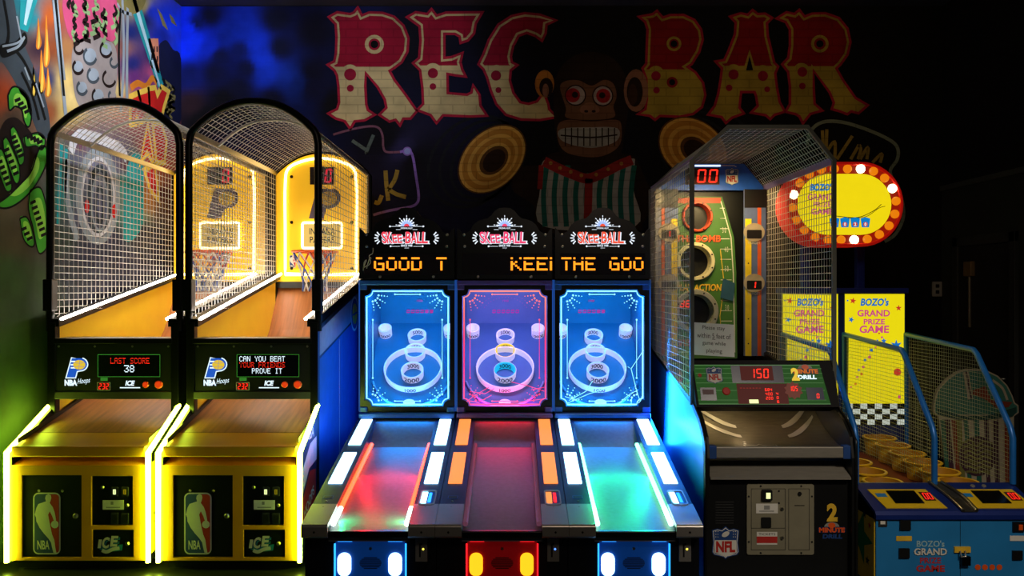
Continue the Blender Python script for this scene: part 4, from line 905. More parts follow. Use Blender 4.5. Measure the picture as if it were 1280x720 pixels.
    half = [(.0, 2.403), (.04, 2.400), (.075, 2.378), (.100, 2.346), (.128, 2.322), (.155, 2.318), (.20, 2.303), (.235, 2.275), (.262, 2.228), (.29, 2.212), (.318, 2.208), (.338, 2.236), (.356, 2.252), (.358, 1.868)]
    out = [(-x, z) for x, z in half][::-1] + half[1:]
    mb = MB(); mb.plate(fm_, out, -.05, 0, A['frame']); mq = mb.build('marquee', root, .002)
    MB().box(-.345, .345, 1.65, 1.95, 1.867, 2.20, A['shell']).build('marquee_box', mq)
    mb = MB(); mb.plate(fm_, rect(-.318, .318, 1.90, 2.06), .001, .003, A['disp']); ds = mb.build('display', mq)
    u0, u1 = word_u; cw = (u1 - u0) / (len(words) * 6 - 1); at_ = 0
    for wd in words.split(' '):
        mb = MB(); a = u0 + at_ * 6 * cw; mb.pixels(fm_, wd, a, a + (len(wd) * 6 - 1) * cw, 1.932, 2.03, A['amber'], .004, skip=(1,), fill=1.0); mb.build('lettering', ds); at_ += len(wd) + 1
    # logo: sunburst, lettering, small print, ray clusters
    mb = MB(); R_, W_, B_ = logo_red, A['mqw'], A['mqb']; u0 = .0; vv = 2.262
    mb.plate(fm_, circ(0, vv, .048, 20, a0=0, a1=math.pi), .001, .001, B_)
    for k in range(9):
        a = math.radians(8 + k * 20.5); a1, a2 = a - .11, a + .11
        mb.plate(fm_, [(.03 * math.cos(a), vv + .03 * math.sin(a)), (.058 * math.cos(a1), vv + .058 * math.sin(a1)), (.066 * math.cos(a), vv + .066 * math.sin(a)), (.058 * math.cos(a2), vv + .058 * math.sin(a2))], .0015, .0015, W_)
        if k % 2 == 0: mb.stroke(fm_, [(.07 * math.cos(a), vv + .07 * math.sin(a)), (.083 * math.cos(a), vv + .083 * math.sin(a))], .005, W_, .0015)
    mb.plate(fm_, circ(0, vv, .02, 12, a0=0, a1=math.pi), .002, .002, R_)
    mb.text(fm_, 'ORIGINAL ALLEY', 0, vv - .013, .013, W_, .09, d=.0015, bold=.02)
    for v, w_ in ((vv, .125), (2.113, .12)):
        for s in (-1, 1):
            mb.stroke(fm_, [(s * .05, v), (s * w_, v)], .003, W_, .001); mb.plate(fm_, circ(s * w_, v, .007, 8), .0012, .0012, W_)
    for s in (-1, 1): mb.stroke(fm_, [(s * .045, vv - .024), (s * .08, vv - .024)], .003, W_, .001)
    lt = [('S', -.168, .036), ('K', -.130, .04), ('E', -.090, .034), ('E', -.052, .034), ('-', -.020, .018), ('B', .012, .042), ('A', .055, .042), ('L', .096, .036), ('L', .138, .046)]
    for ch, x, w_ in lt:
        big = ch in 'EE' and ch == 'E'; h = .066 if big else .014 if ch == '-' else .088; v = 2.178 - (.008 if big else 0)
        mb.text(fm_, ch, x + .004, v - .004, h, W_, w_ + .012, d=.0018, bold=.07, shear=-.12 if x < 0 else .05); mb.text(fm_, ch, x, v, h, R_, w_, d=.0024, bold=.025, shear=-.12 if x < 0 else .05)
    mb.stroke(fm_, [(-.17, 2.132), (-.09, 2.14), (.10, 2.14), (.175, 2.132)], .006, W_, .0012)
    for s in (-1, 1):
        for k in range(5):
            a = math.radians(-50 + k * 25); r0, r1 = .028, .058; cx_ = s * .185
            mb.stroke(fm_, [(cx_ + s * r0 * math.cos(a), 2.175 + r0 * math.sin(a)), (cx_ + s * r1 * math.cos(a), 2.175 + r1 * math.sin(a))], .009, W_, .0012)
    mb.text(fm_, 'SINCE 1908', 0, 2.118, .016, W_, .085, d=.0015, bold=.03); mb.text(fm_, '***', 0, 2.098, .008, W_, .035, d=.0015, bold=.05)
    mb.build('logo', mq)
    for u, v in ((-.30, 2.113), (.30, 2.113), (-.305, 2.2), (.305, 2.2), (-.2, 1.885), (.2, 1.885)): MB().lathe(fm_, u, v, [(0, .006), (.008, .005), (.011, .001)], M['knob'], 10).build('bolt', mq)
    if theme == 'blue' and words.startswith('GOOD'):
        mb = MB()
        for p in (([(-.325, 1.93), (-.318, 1.99), (-.300, 2.01), (-.322, 1.955), (-.29, 1.975)]), ([(-.30, 1.945), (-.285, 2.0), (-.275, 2.03), (-.265, 2.02)]), ([(-.30, 1.96), (-.27, 1.99), (-.28, 2.04), (-.255, 2.06), (-.25, 2.1)])): mb.stroke(fm_, smooth(p, 5), .006, A['gold'], .0046)
        mb.build('scrawl', mq)
    # lamps that belong to the game: inside the glass box, under the bezel, along the lane tubes
    L_ = T['light']; P_ = lambda x, y, z: (X + x, 4.4 + y, z)
    lamp('AREA', 'playfield_lamp', P_(0, 1.72, 1.81), P_(0, 2.15, 1.2), T['inside'], L_, .6, size_y=.08)
    lamp('AREA', 'playfield_lamp', P_(0, 1.70, .90), P_(0, 2.2, 1.35), T['inside'] * .4, T['low'], .5, size_y=.04)
    lamp('AREA', 'lane_lamp', P_(0, 1.56, .86), P_(0, .6, .55), T['upow'], T['under'], .4, size_y=.04)
    for s in (-1, 1):
        lamp('AREA', 'lane_lamp', P_(s * .19, .76, .615), P_(0, .70, .55), glow[1], glow[0], .02, size_y=1.0)
        if glow[2]: lamp('AREA', 'lane_lamp', P_(s * .18, .14, .51), P_(0, .14, .46), .9, glow[2], .02, size_y=.16)
    return root

scr1 = [[(-.26, 1.02), (-.15, 1.0), (-.08, 1.04)], [(-.30, .93), (-.24, .98), (-.12, 1.05)], [(-.28, .95), (-.20, .935), (-.1, .99)], [(.30, 1.02), (.18, 1.06), (.05, 1.09)], [(.28, .96), (.05, .93), (-.1, .925)], [(.2, 1.03), (.3, 1.05)]]
scr2 = [[(.315, 1.33), (.22, 1.19), (.195, 1.205)], [(.22, 1.19), (.255, 1.05), (.285, .95)], [(.31, 1.0), (.29, .945), (.275, .93)], [(.13, .93), (.20, .99), (.27, 1.03)], [(-.25, .95), (-.12, 1.02), (-.07, 1.1)], [(-.26, .93), (-.1, 1.0), (.06, 1.05)], [(-.28, .98), (-.2, .955)], [(.22, .92), (.225, .97)]]
alley(-.790, 'blue-lit roller alley beside the basketball games, red lane tubes, sign reading GOOD T', 'blue', 'red', 'GOOD T', (-.245, .30), A['mqr'], (None, None), None, ('#ff1414', 7., '#20ff90'))
alley(-.055, 'pink-lit roller alley in the middle of three, with orange rail lamps', 'pink', 'rose', 'KEE|', (.045, .42), emi('marquee_pink_print', '#ff4a78', .95), (A['cupy'], A['cupc']), scr1, ('#a06080', .5, None))
alley(.680, 'blue-lit roller alley with green lane tubes, sign reading THE GOO', 'blue', 'green', 'THE GOO', (-.31, .305), emi('marquee_coral_print', '#ff5a3c', .95), (None, None), scr2, ('#10ff90', 9., None))
# ================================================================== FOOTBALL TOSS GAME
def shield(mb, fr, u0, u1, v0, v1, d=.002, m=None):
    W, B, R = m or (M['white'], M['blue'], M['red']); w, h = u1 - u0, v1 - v0; q = lambda l: [(u0 + x * w, v0 + y * h) for x, y in l]
    o = q([(.5, 0), (.42, .06), (.08, .13), (.0, .22), (.04, .5), (.0, .88), (.2, .93), (.36, .9), (.5, 1.), (.64, .9), (.8, .93), (1., .88), (.96, .5), (1., .22), (.92, .13), (.58, .06)])
    mb.plate(fr, o, d, d, B); mb.plate(fr, inset(o, w * .035), d + .0004, d + .0004, W); mb.plate(fr, inset(o, w * .06), d + .0008, d + .0008, B)
    mb.plate(fr, q([(.09, .21), (.5, .08), (.91, .21), (.89, .58), (.11, .58)]), d + .0012, d + .0012, W)
    mb.text(fr, 'NFL', u0 + .5 * w, v0 + .38 * h, h * .34, R, w * .7, d=d + .0016, bold=.05)
    mb.plate(fr, circ(u0 + .5 * w, v0 + .76 * h, w * .15, 16, h * .075, rot=.5), d + .0016, d + .0016, W)
    for x in (.14, .22, .78, .86):
        for y in (.68, .76, .84): mb.plate(fr, circ(u0 + x * w, v0 + y * h, w * .018, 6), d + .0016, d + .0016, W)

def minute_logo(mb, fr, cx, cz, s, m1, m2, D=0.):
    mb.plate(fr, rrect(cx - .18 * s, cx + .18 * s, cz - .02 * s, cz + .06 * s, .02 * s), D + .0012, D + .0012, M['navy'])
    mb.plate(fr, circ(cx, cz + .06 * s, .10 * s, 18, .06 * s), D + .001, D + .001, M['grey']); mb.plate(fr, circ(cx, cz + .08 * s, .05 * s, 14, .035 * s), D + .0016, D + .0016, M['orange'])
    mb.text(fr, 'MINUTE', cx, cz + .018 * s, .065 * s, m1, .34 * s, d=D + .002, bold=.05); mb.text(fr, 'DRILL', cx + .01 * s, cz - .065 * s, .06 * s, m2, .26 * s, shear=.1, d=D + .002, bold=.05)

def football(X=1.6135, Y=4.80):
    root = thing('football_game', 'black football arcade game with octagonal wire cage to the right of the roller alleys', 'arcade game', (X, Y, 0))
    hw = .4565
    q = dict(cblk=mat('console_black', '#08080a', .6, 0, .1, 6, 0, .15), slotlamp=emi('tray_lamp_lens', '#f4f0c0', 1.1), lito=emi('lit_orange_print', '#f07820', .6), turf=mat('turf_print', '#3f6e2c', .5, 0, .12, 4), turfd=mat('turf_dark_print', '#1d5426', .5, 0, .12, 4), hdr=mat('header_blue', '#1d58c8', .4, 0, .1), cream=mat('target_ring_cream', '#cfc6a0', .45), rorange=mat('target_ring_orange', '#c8401c', .45), rgrey=mat('target_ring_steel', '#a8a8a0', .35, .4),
      stripe_o=mat('stripe_orange', '#d85a20', .5), stripe_b=mat('stripe_slate', '#5a6a9a', .5), stripe_y=mat('stripe_yellow', '#e8c81c', .5), beige=mat('coin_door_enamel', '#85806a', .45, .1, .08, 8), tube=mat('cage_tube', '#5a5c54', .45, .2), side=mat('side_print_blue', '#2a6ab0', .32, 0, .15, 3),
      lit=emi('console_turf_print', '#1c8a1c', .22), litw=emi('console_white_lines', '#9adf8a', .25), litr=emi('console_red_window', '#6a0604', .35), navyl=mat('console_navy', '#0a1440', .3))
    # ---- body
    prof = [(0, 0), (0, .78), (.03, .90), (.14, .99), (.35, 1.075), (1.88, 1.31), (1.88, 0)]
    for s in (-1, 1):
        a, b = sorted((s * hw, s * (hw - .03))); sp = MB().prism(prof, a, b, M['black']).build('side_panel', root, .004)
        fo = Fr((s * hw, 0, 0), (0, s, 0), (0, 0, 1)); mb = MB(); mb.plate(fo, [(y * s, z) for y, z in [(.03, .03), (.03, .77), (.06, .885), (.155, .965), (.36, 1.05), (1.86, 1.28), (1.86, .03)]], .001, .0015, q['side'])
        for k in range(9): mb.plate(fo, circ(s * (.42 + (k * 37 % 20) * .01), .86 + (k * 23 % 17) * .006, .006, 6), .002, .002, M['slot'])
        mb.build('side_print', sp)
        MB().tube([(s * (hw - .005), y - .004, z) for y, z in smooth(prof[:5], 4)], .009, M['black'], 6).build('edge_molding', sp)
    MB().box(-hw + .03, hw - .03, .05, 1.84, 0, .66, M['black']).build('front_panel', root, .003)
    ff = Fr((0, .05, 0)); k = .00485; U = lambda px: (px - 972.7) * k; Vv = lambda py: H - (py - 360) * k
    mb = MB(); mb.plate(ff, rrect(-.193, .213, .187, .612, .012), .001, .012, q['beige']); door = mb.build('coin_door', root, .002)
    mb = MB()
    for u0, u1, v0, v1 in ((-.168, .04, .215, .587), (.058, .186, .215, .587)):
        for a, b, c, e in ((u0, u1, v1 - .003, v1), (u0, u1, v0, v0 + .003), (u0, u0 + .003, v0, v1), (u1 - .003, u1, v0, v1)): mb.plate(ff, rect(a, b, c, e), .0125, .0125, M['slot'])
    mb.plate(ff, rect(-.168, .04, .346, .349), .0125, .0125, M['slot'])
    for u, v in ((-.11, .602), (.135, .602), (-.11, .198), (.135, .198), (-.182, .54), (.2, .54), (-.182, .265), (.2, .265), (.0, .50), (.0, .572)): mb.plate(ff, circ(u, v, .006, 8), .0125, .015, M['slot'])
    mb.plate(ff, rect(.095, .155, .482, .487), .0125, .0128, M['slot']); mb.plate(ff, circ(.125, .557, .012, 10), .0125, .02, M['slot']); mb.build('seam', door)
    mb = MB(); mb.plate(ff, rrect(-.106, -.044, .518, .582, .006), .012, .03, M['slot']); mb.plate(ff, rect(-.082, -.056, .53, .566), .0305, .0305, M['white_lamp']); mb.build('bill_acceptor', door)
    mb = MB(); mb.plate(ff, rect(-.138, -.006, .438, .496), .0125, .014, M['white']); mb.plate(ff, rect(-.09, -.055, .46, .485), .0145, .0145, M['grey']); mb.plate(ff, rect(-.12, -.03, .448, .454), .0145, .0145, M['grey']); mb.build('price_label', door)
    MB().plate(ff, rrect(-.108, -.048, .352, .414, .006), .012, .02, M['slot']).build('coin_return', door)
    mb = MB(); mb.plate(ff, rect(-.134, -.01, .248, .325), .0125, .014, M['white']); mb.plate(ff, rect(-.134, -.01, .258, .298), .0145, .0145, M['red']); mb.text(ff, 'TICKETS', -.072, .312, .014, M['dgrey'], .1, d=.0146); mb.build('warning_label', door)
    for v in (.465, .29): MB().lathe(ff, .018, v, [(0, .02), (.01, .02), (.012, .013)], M['knob'], 10).build('lock', door)
    mb = MB(); shield(mb, ff, -.402, -.236, .156, .356, .001); mb.build('team_crest', root)
    mb = MB(); minute_logo(mb, ff, .325, .325, .46, M['orange'], M['blue']); mb.text(ff, '2', .326, .44, .11, M['gold'], .065, d=.004, bold=.05); mb.build('logo', root)
    mb = MB()
    for i in range(9): mb.plate(ff, rect(-.38, -.27, .50 - i * .016, .505 - i * .016), .001, .002, M['dgrey'])
    mb.build('vent', root)
    # ---- steel tray
    MB().prism([(.0, .650), (.0, .662), (.17, .728), (.17, .716)], -hw + .035, hw - .035, M['satin']).build('lower_shelf', root)
    MB().box(-hw + .04, hw - .04, .02, .05, .775, .842, M['satin']).build('front_bar', root, .006)
    for s in (-1, 1): MB().box(*sorted((s * (hw - .03), s * (hw - .075))), .015, .06, .77, .85, M['blue']).build('bar_end', root, .004)
    chute = smooth([(.06, .80), (.25, .835), (.45, .90), (.62, 1.0), (.70, 1.10)], 5)
    mb = MB(); mb.prism(chute + [(y, z - .015) for y, z in chute[::-1]], -hw + .031, hw - .031, M['tray']); ch = mb.build('ball_chute', root)
    fc = Fr((0, .06, .803), (1, 0, 0), (0, .19, .037)); mb = MB()
    for u, v in ((-.16, .15), (-.165, .12)): mb.plate(fc, [(u + (.014 if i % 2 else .006) * math.sin(i * math.pi / 5), v + (.014 if i % 2 else .006) * math.cos(i * math.pi / 5)) for i in range(10)], .004, .006, M['chrome'])
    mb.stroke(fc, [(-.18, .10), (-.1, .092), (-.08, .112), (-.06, .092), (.02, .10), (.04, .0)], .006, M['chrome'], .006); mb.stroke(fc, [(-.18, .1), (-.14, .0)], .006, M['chrome'], .006); mb.text(fc, 'NFL', -.07, .045, .05, M['chrome'], .12, d=.006, bold=.02)
    mb.build('embossed_mark', ch)
    def on_chute(u, t, lift=.004):
        k = t * (len(chute) - 1); i = min(int(k), len(chute) - 2); f = k - i; (y0, z0), (y1, z1) = chute[i], chute[i + 1]
        return (u, y0 + (y1 - y0) * f - lift * .25, z0 + (z1 - z0) * f + lift)
    for s in (-1, 1):                                   # embossed crescents
        for j in range(2):
            mb = MB(); Vv_ = []; n = 12
            for i in range(n + 1):
                t = i / n; u = s * (.15 + .24 * t); w = .045 * math.sin(math.pi * min(1, .15 + t * .8)); c = .30 + j * .15 + .30 * t ** 1.6
                Vv_ += [on_chute(u, c), on_chute(u, c + w + .02)]
            mb.add(Vv_, [(2 * i, 2 * i + 2, 2 * i + 3, 2 * i + 1) for i in range(n)], M['chrome']); mb.build('embossed_mark', ch)
    MB().box(-.20, -.06, .30, .33, 1.035, 1.052, q['slotlamp']).build('tray_lamp', root)
    lamp('AREA', 'tray_lamp', (X - .08, Y + .33, 1.03), (X - .05, Y + .38, .7), .9, '#ffe2b0', .16, size_y=.04)
    # ---- console
    f0 = Vector((0, .24, 1.055)); fr = Fr(f0, (1, 0, 0), (0, .12, .275)); Lc = .292
    mb = MB(); mb.plate(fr, rect(-hw + .005, hw - .005, -.005, Lc + .012), -.10, 0, q['cblk']); con = mb.build('console', root, .006)
    sx = lambda u: (u - 577) / 1080 * .83 - .03; sy = lambda v: (400 - v) / 335 * .262 + .012
    def R(a, b, c, e): return rect(sx(a), sx(b), sy(e), sy(c))
    mb = MB(); mb.plate(fr, [(sx(50), sy(400)), (sx(1130), sy(400)), (sx(1090), sy(68)), (sx(32), sy(68))], .001, .003, q['lit'])
    for y in (100, 140, 180, 222, 285, 365):
        mb.plate(fr, R(45, 1100, y - 1.5, y + 1.5), .0034, .0034, q['litw'])
    for (a, b, y) in ((50, 1130, 398), (32, 1090, 70)): mb.plate(fr, R(a, b, y - 3, y + 3), .0036, .0036, q['litw'])
    face = mb.build('console_face', con)
    mb = MB(); mb.plate(fr, R(345, 775, 72, 222), .004, .004, q['navyl']); mb.plate(fr, R(420, 690, 80, 200), .0045, .006, q['litr']); mb.seg7(fr, '150', sx(490), sx(665), sy(182), sy(102), M['seg'], .0065, th=.14); mb.build('score_display', con)
    mb = MB(); mb.plate(fr, R(375, 790, 228, 398), .004, .0045, q['litr'])
    for i, t in enumerate(('684', '400', '200')): mb.seg7(fr, t, sx(604), sx(668), sy(292 + i * 35), sy(268 + i * 35), M['seg'], .005, th=.16)
    for i, t in enumerate(('4', '0', '6')): mb.seg7(fr, t, sx(692), sx(716), sy(324 + i * 33), sy(302 + i * 33), M['seg'], .005, th=.16)
    mb.plate(fr, R(465, 540, 362, 393), .005, .007, M['white_lamp'])
    for i in range(7): mb.plate(fr, R(400 + i * 26, 418 + i * 26, 262, 270), .005, .005, M['red'])
    mb.build('bonus_display', con)
    mb = MB(); st = [(sx(840) + (.06 if i % 2 else .047) * math.cos(i * math.pi / 10), sy(285) + (.06 if i % 2 else .047) * math.sin(i * math.pi / 10)) for i in range(20)]
    mb.plate(fr, st, .005, .006, mat('burst_print', '#8a2a10', .5)); mb.seg7(fr, '105', sx(806), sx(880), sy(292), sy(250), M['seg'], .007, th=.16); mb.build('burst_display', con)
    mb = MB(); mb.plate(fr, R(945, 1085, 262, 365), .005, .007, q['navyl']); mb.seg7(fr, '0', sx(1022), sx(1052), sy(352), sy(312), M['seg'], .0075, th=.16); mb.build('ticket_display', con)
    mb = MB(); mb.plate(fr, R(70, 200, 262, 370), .005, .007, q['navyl']); mb.plate(fr, R(88, 180, 278, 320), .0075, .0075, mat('maroon_print', '#4a1420', .5)); mb.build('side_window', con)
    for u, v, r in ((285, 292, .026), (78, 158, .013)): MB().lathe(fr, sx(u), sy(v), [(0, .012), (r * .8, .011), (r, .006), (r, .003)], M['red'], 18).build('button', con)
    mb = MB(); shield(mb, fr, sx(132), sx(270), sy(232), sy(78), .004); mb.build('team_crest', con)
    mb = MB(); minute_logo(mb, fr, sx(965), sy(135), .46, q['lito'], M['txw'], .004); mb.text(fr, '2', sx(872), sy(150), .085, M['txy'], .05, d=.008, bold=.06); mb.build('logo', con)
    # ---- cage
    oc = lambda y, zb=1.05: [(-hw, y, zb), (-hw, y, 2.62), (-.225, y, 2.835), (.285, y, 2.835), (hw, y, 2.62), (hw, y, zb)]
    MB().tube(oc(.345), .017, q['tube'], 4, smooth=False, phase=.785).build('cage_frame', root)
    MB().tube(oc(1.9, 1.3), .015, q['tube'], 4, smooth=False, phase=.785).build('cage_frame', root)
    r = .0021
    for s in (-1, 1):
        mb = MB(); x = s * hw
        for i in range(35):
            y = .37 + 1.52 * i / 34; mb.wire((x, y, 1.075 + (y - .35) * .1536), (x, y, 2.62), r, M['wire'])
        for i in range(33):
            z = 1.10 + 1.5 * i / 32; y1 = min(1.9, .35 + max(.02, (z - 1.075) / .1536)); mb.wire((x - s * .004, .35, z), (x - s * .004, y1, z), r, M['wire'])
        mb.build('wire_mesh', root)
        MB().box(*sorted((s * (hw - .012), s * (hw - .004))), .35, 1.9, 2.595, 2.645, mat('lilac_rail', '#8a7aa8', .4, .3)).build('top_rail', root)
        mb = MB(); xa, xb = (-hw, -.225) if s < 0 else (hw, .285); grid_wires(mb, (xa, .36, 2.62), (xa, 1.89, 2.62), (xb, .36, 2.835), (xb, 1.89, 2.835), r, M['wire'], 34, 7); mb.build('wire_mesh', root)
    mb = MB(); grid_wires(mb, (-.225, .36, 2.835), (-.225, 1.89, 2.835), (.285, .36, 2.835), (.285, 1.89, 2.835), r, M['wire'], 34, 12); mb.build('wire_mesh', root)
    # ---- back wall: header, target board, striped uprights
    fh = Fr((0, 1.74, 0)); k6 = .00654; u6 = lambda px: (px - 886.7) * k6
    MB().box(-hw + .01, hw - .01, 1.9, 1.96, 1.25, 2.62, M['black']).build('back_panel', root)
    hd = MB().plate(fh, [(-.44, 2.60), (.44, 2.60), (.44, 2.625), (.285, 2.815), (-.225, 2.815), (-.44, 2.625)], -.04, 0, q['hdr']).build('header', root, .002)
    mb = MB(); mb.plate(fh, rect(-.20, .08, 2.645, 2.785), .001, .006, M['segd']); mb.seg7(fh, '00', -.105, .085, 2.66, 2.77, M['seg'], .007, th=.13); mb.plate(fh, rect(-.12, .09, 2.792, 2.806), .002, .006, M['txw']); mb.build('score_display', hd)
    mb = MB(); shield(mb, fh, .128, .24, 2.635, 2.785, .002); mb.stroke(fh, [(.06, 2.80), (.2, 2.80), (.22, 2.79)], .006, M['white'], .002); mb.build('team_crest', hd)
    fb = Fr((0, 1.78, 1.22), (1, 0, 0), (0, .06, 1.34)); bc = -.085
    holes = [(bc + .005, 1.172, .105, .128), (bc - .012, .80, .125, .158), (bc - .012, .385, .14, .185)]
    mb = MB(); bo = [(-.30, 0), (.24, 0), (.24, .7), (.225, 1.0), (.13, 1.34), (-.26, 1.34), (-.30, 1.1)]
    mb.plate(fb, bo, -.02, 0, q['turf'], holes=[circ(u, v, r0, 28) for u, v, r0, r1 in holes]); tb = mb.build('target_board', root)
    mb = MB()
    for i in range(15):
        v = .05 + i * .085
        for a, b in ((-.29, bc - .02), (bc - .02, .21)):
            mb.plate(fb, rect(a, b if v < .9 else min(b, .2 - (v - .9) * .15), v, v + .006), .001, .001, M['white']) if not any(abs(v - h[1]) < h[3] for h in holes) else mb.plate(fb, rect(.11, .2 - max(0, v - .9) * .15, v, v + .006), .001, .001, M['white'])
    mb.stroke(fb, [(.22, .05), (.215, .7), (.20, 1.0), (.12, 1.3)], .008, M['white'], .0015); mb.plate(fb, rect(-.28, .12, 1.285, 1.33), .0012, .0012, q['rorange'])
    for i in range(7): mb.text(fb, ('1 0', '2 0', '3 0', '4 0', '5 0', '4 0', '3 0')[i], .16 - i * .0 - max(0, .1 + i * .16 - .9) * .1, .1 + i * .16, .045, M['white'], .03, d=.002)
    mb.stroke(fb, [(.12, .1), (.10, .35), (.14, .6), (.11, .9)], .006, M['gold'], .0018)
    mb.build('field_print', tb)
    for (u, v, r0, r1), m in zip(holes, (q['rorange'], q['cream'], q['rgrey'])):
        mb = MB(); mb.lathe(fb, u, v, [(r0 - .004, -.10), (r0, .0), (r0 + .004, .03), (r1 - .006, .03), (r1, .02), (r1, 0)], m, 36)
        for j in range(8): mb.plate(fb, circ(u + (r0 + r1) / 2 * math.cos(j * .785 + .4), v + (r0 + r1) / 2 * math.sin(j * .785 + .4), .007, 8), .031, .034, M['blackm'])
        mb.build('target_ring', tb)
    mb = MB()
    for t, v, m in (('THE BOMB', .99, q['stripe_o']), ('PLAY ACTION', .585, M['gold']), ('BREAKAWAY', .13, q['rorange'])):
        mb.text(fb, t, bc + .02, v - .004, .058, M['slot'], .37, d=.0025, bold=.05, shear=.1); mb.text(fb, t, bc + .015, v, .058, m, .37, d=.003, bold=.03, shear=.1)
    mb.build('lettering', tb)
    MB().plate(fb, [(.105, .50), (.21, .47), (.225, .62), (.13, .66)], .004, .012, mat('plaque_blue', '#24506a', .5)).build('plaque', tb)
    mb = MB(); mb.seg7(fb, '86', bc - .145, bc - .05, .42, .48, M['seg'], .002, th=.16); mb.plate(fb, rect(bc - .15, bc - .04, .41, .49), -.003, -.003, M['segd']); mb.build('hole_counter', tb)
    fu = Fr((0, 1.68, 0))
    for s in (-1, 1):
        mb = MB(); mb.plate(fu, rect(*sorted((s * .27, s * .445)), 1.25, 2.60), -.03, 0, q['stripe_b']); up = mb.build('upright', root)
        mb = MB(); mb.plate(fu, rect(*sorted((s * .275, s * .325)), 1.25, 2.36), .001, .004, q['stripe_y']); mb.plate(fu, rect(*sorted((s * .375, s * .405)), 1.25, 2.5), .001, .002, q['stripe_o']); mb.plate(fu, rect(*sorted((s * .27, s * .445)), 2.45, 2.60), .0025, .0025, M['slot'])
        for z in (1.35, 1.55, 1.8, 2.0, 2.2): mb.plate(fu, circ(s * .30, z, .006, 8), .0045, .0045, M['slot'])
        mb.build('stripe', up)
        for z, lit in ((2.25, s < 0), (1.84, s > 0)):
            mb = MB(); c = s * .345; mb.plate(fu, circ(c, z, .085, 20, .075), .006, .012, mat('helmet_print', '#a89a86', .5)); mb.plate(fu, rrect(c - .06, c + .06, z - .05, z + .02, .01), .0125, .014, M['slot']); mb.text(fu, 'TARGET', c, z - .085, .02, M['white'], .1, d=.006)
            if lit: mb.seg7(fu, '1', c - .03, c + .025, z - .042, z + .012, M['seg'], .0145)
            mb.build('helmet_display', up)
    lamp('AREA', 'cage_lamp', (X - .05, Y + 1.40, 2.59), (X, Y + 1.8, 1.6), 10, '#ffdf9a', .5, size_y=.06)
    return root
football()
n = thing('paper_notice', 'white paper notice asking players to stay within 5 feet', 'notice', (1.34, 5.30, 1.35))
fr = Fr((0, 0, 0), (1, 0, -.06), (0, .1, 1)); mb = MB(); mb.plate(fr, rect(-.14, .135, 0, .215), -.001, .001, mat('notice_paper', '#dcdade', .7, 0, .04)); mb.build('sheet', n)
mb = MB(); ink = mat('notice_ink', '#1c1c20', .7)
for t, v, w in (('Please stay', .182, .15), ('within 5 feet of', .132, .225), ('game while', .08, .155), ('playing', .03, .105)): mb.text(fr, t, .0, v, .034, ink, w, d=.002)
mb.plate(fr, rect(-.012, .01, .108, .111), .002, .002, ink); mb.build('lettering', n)
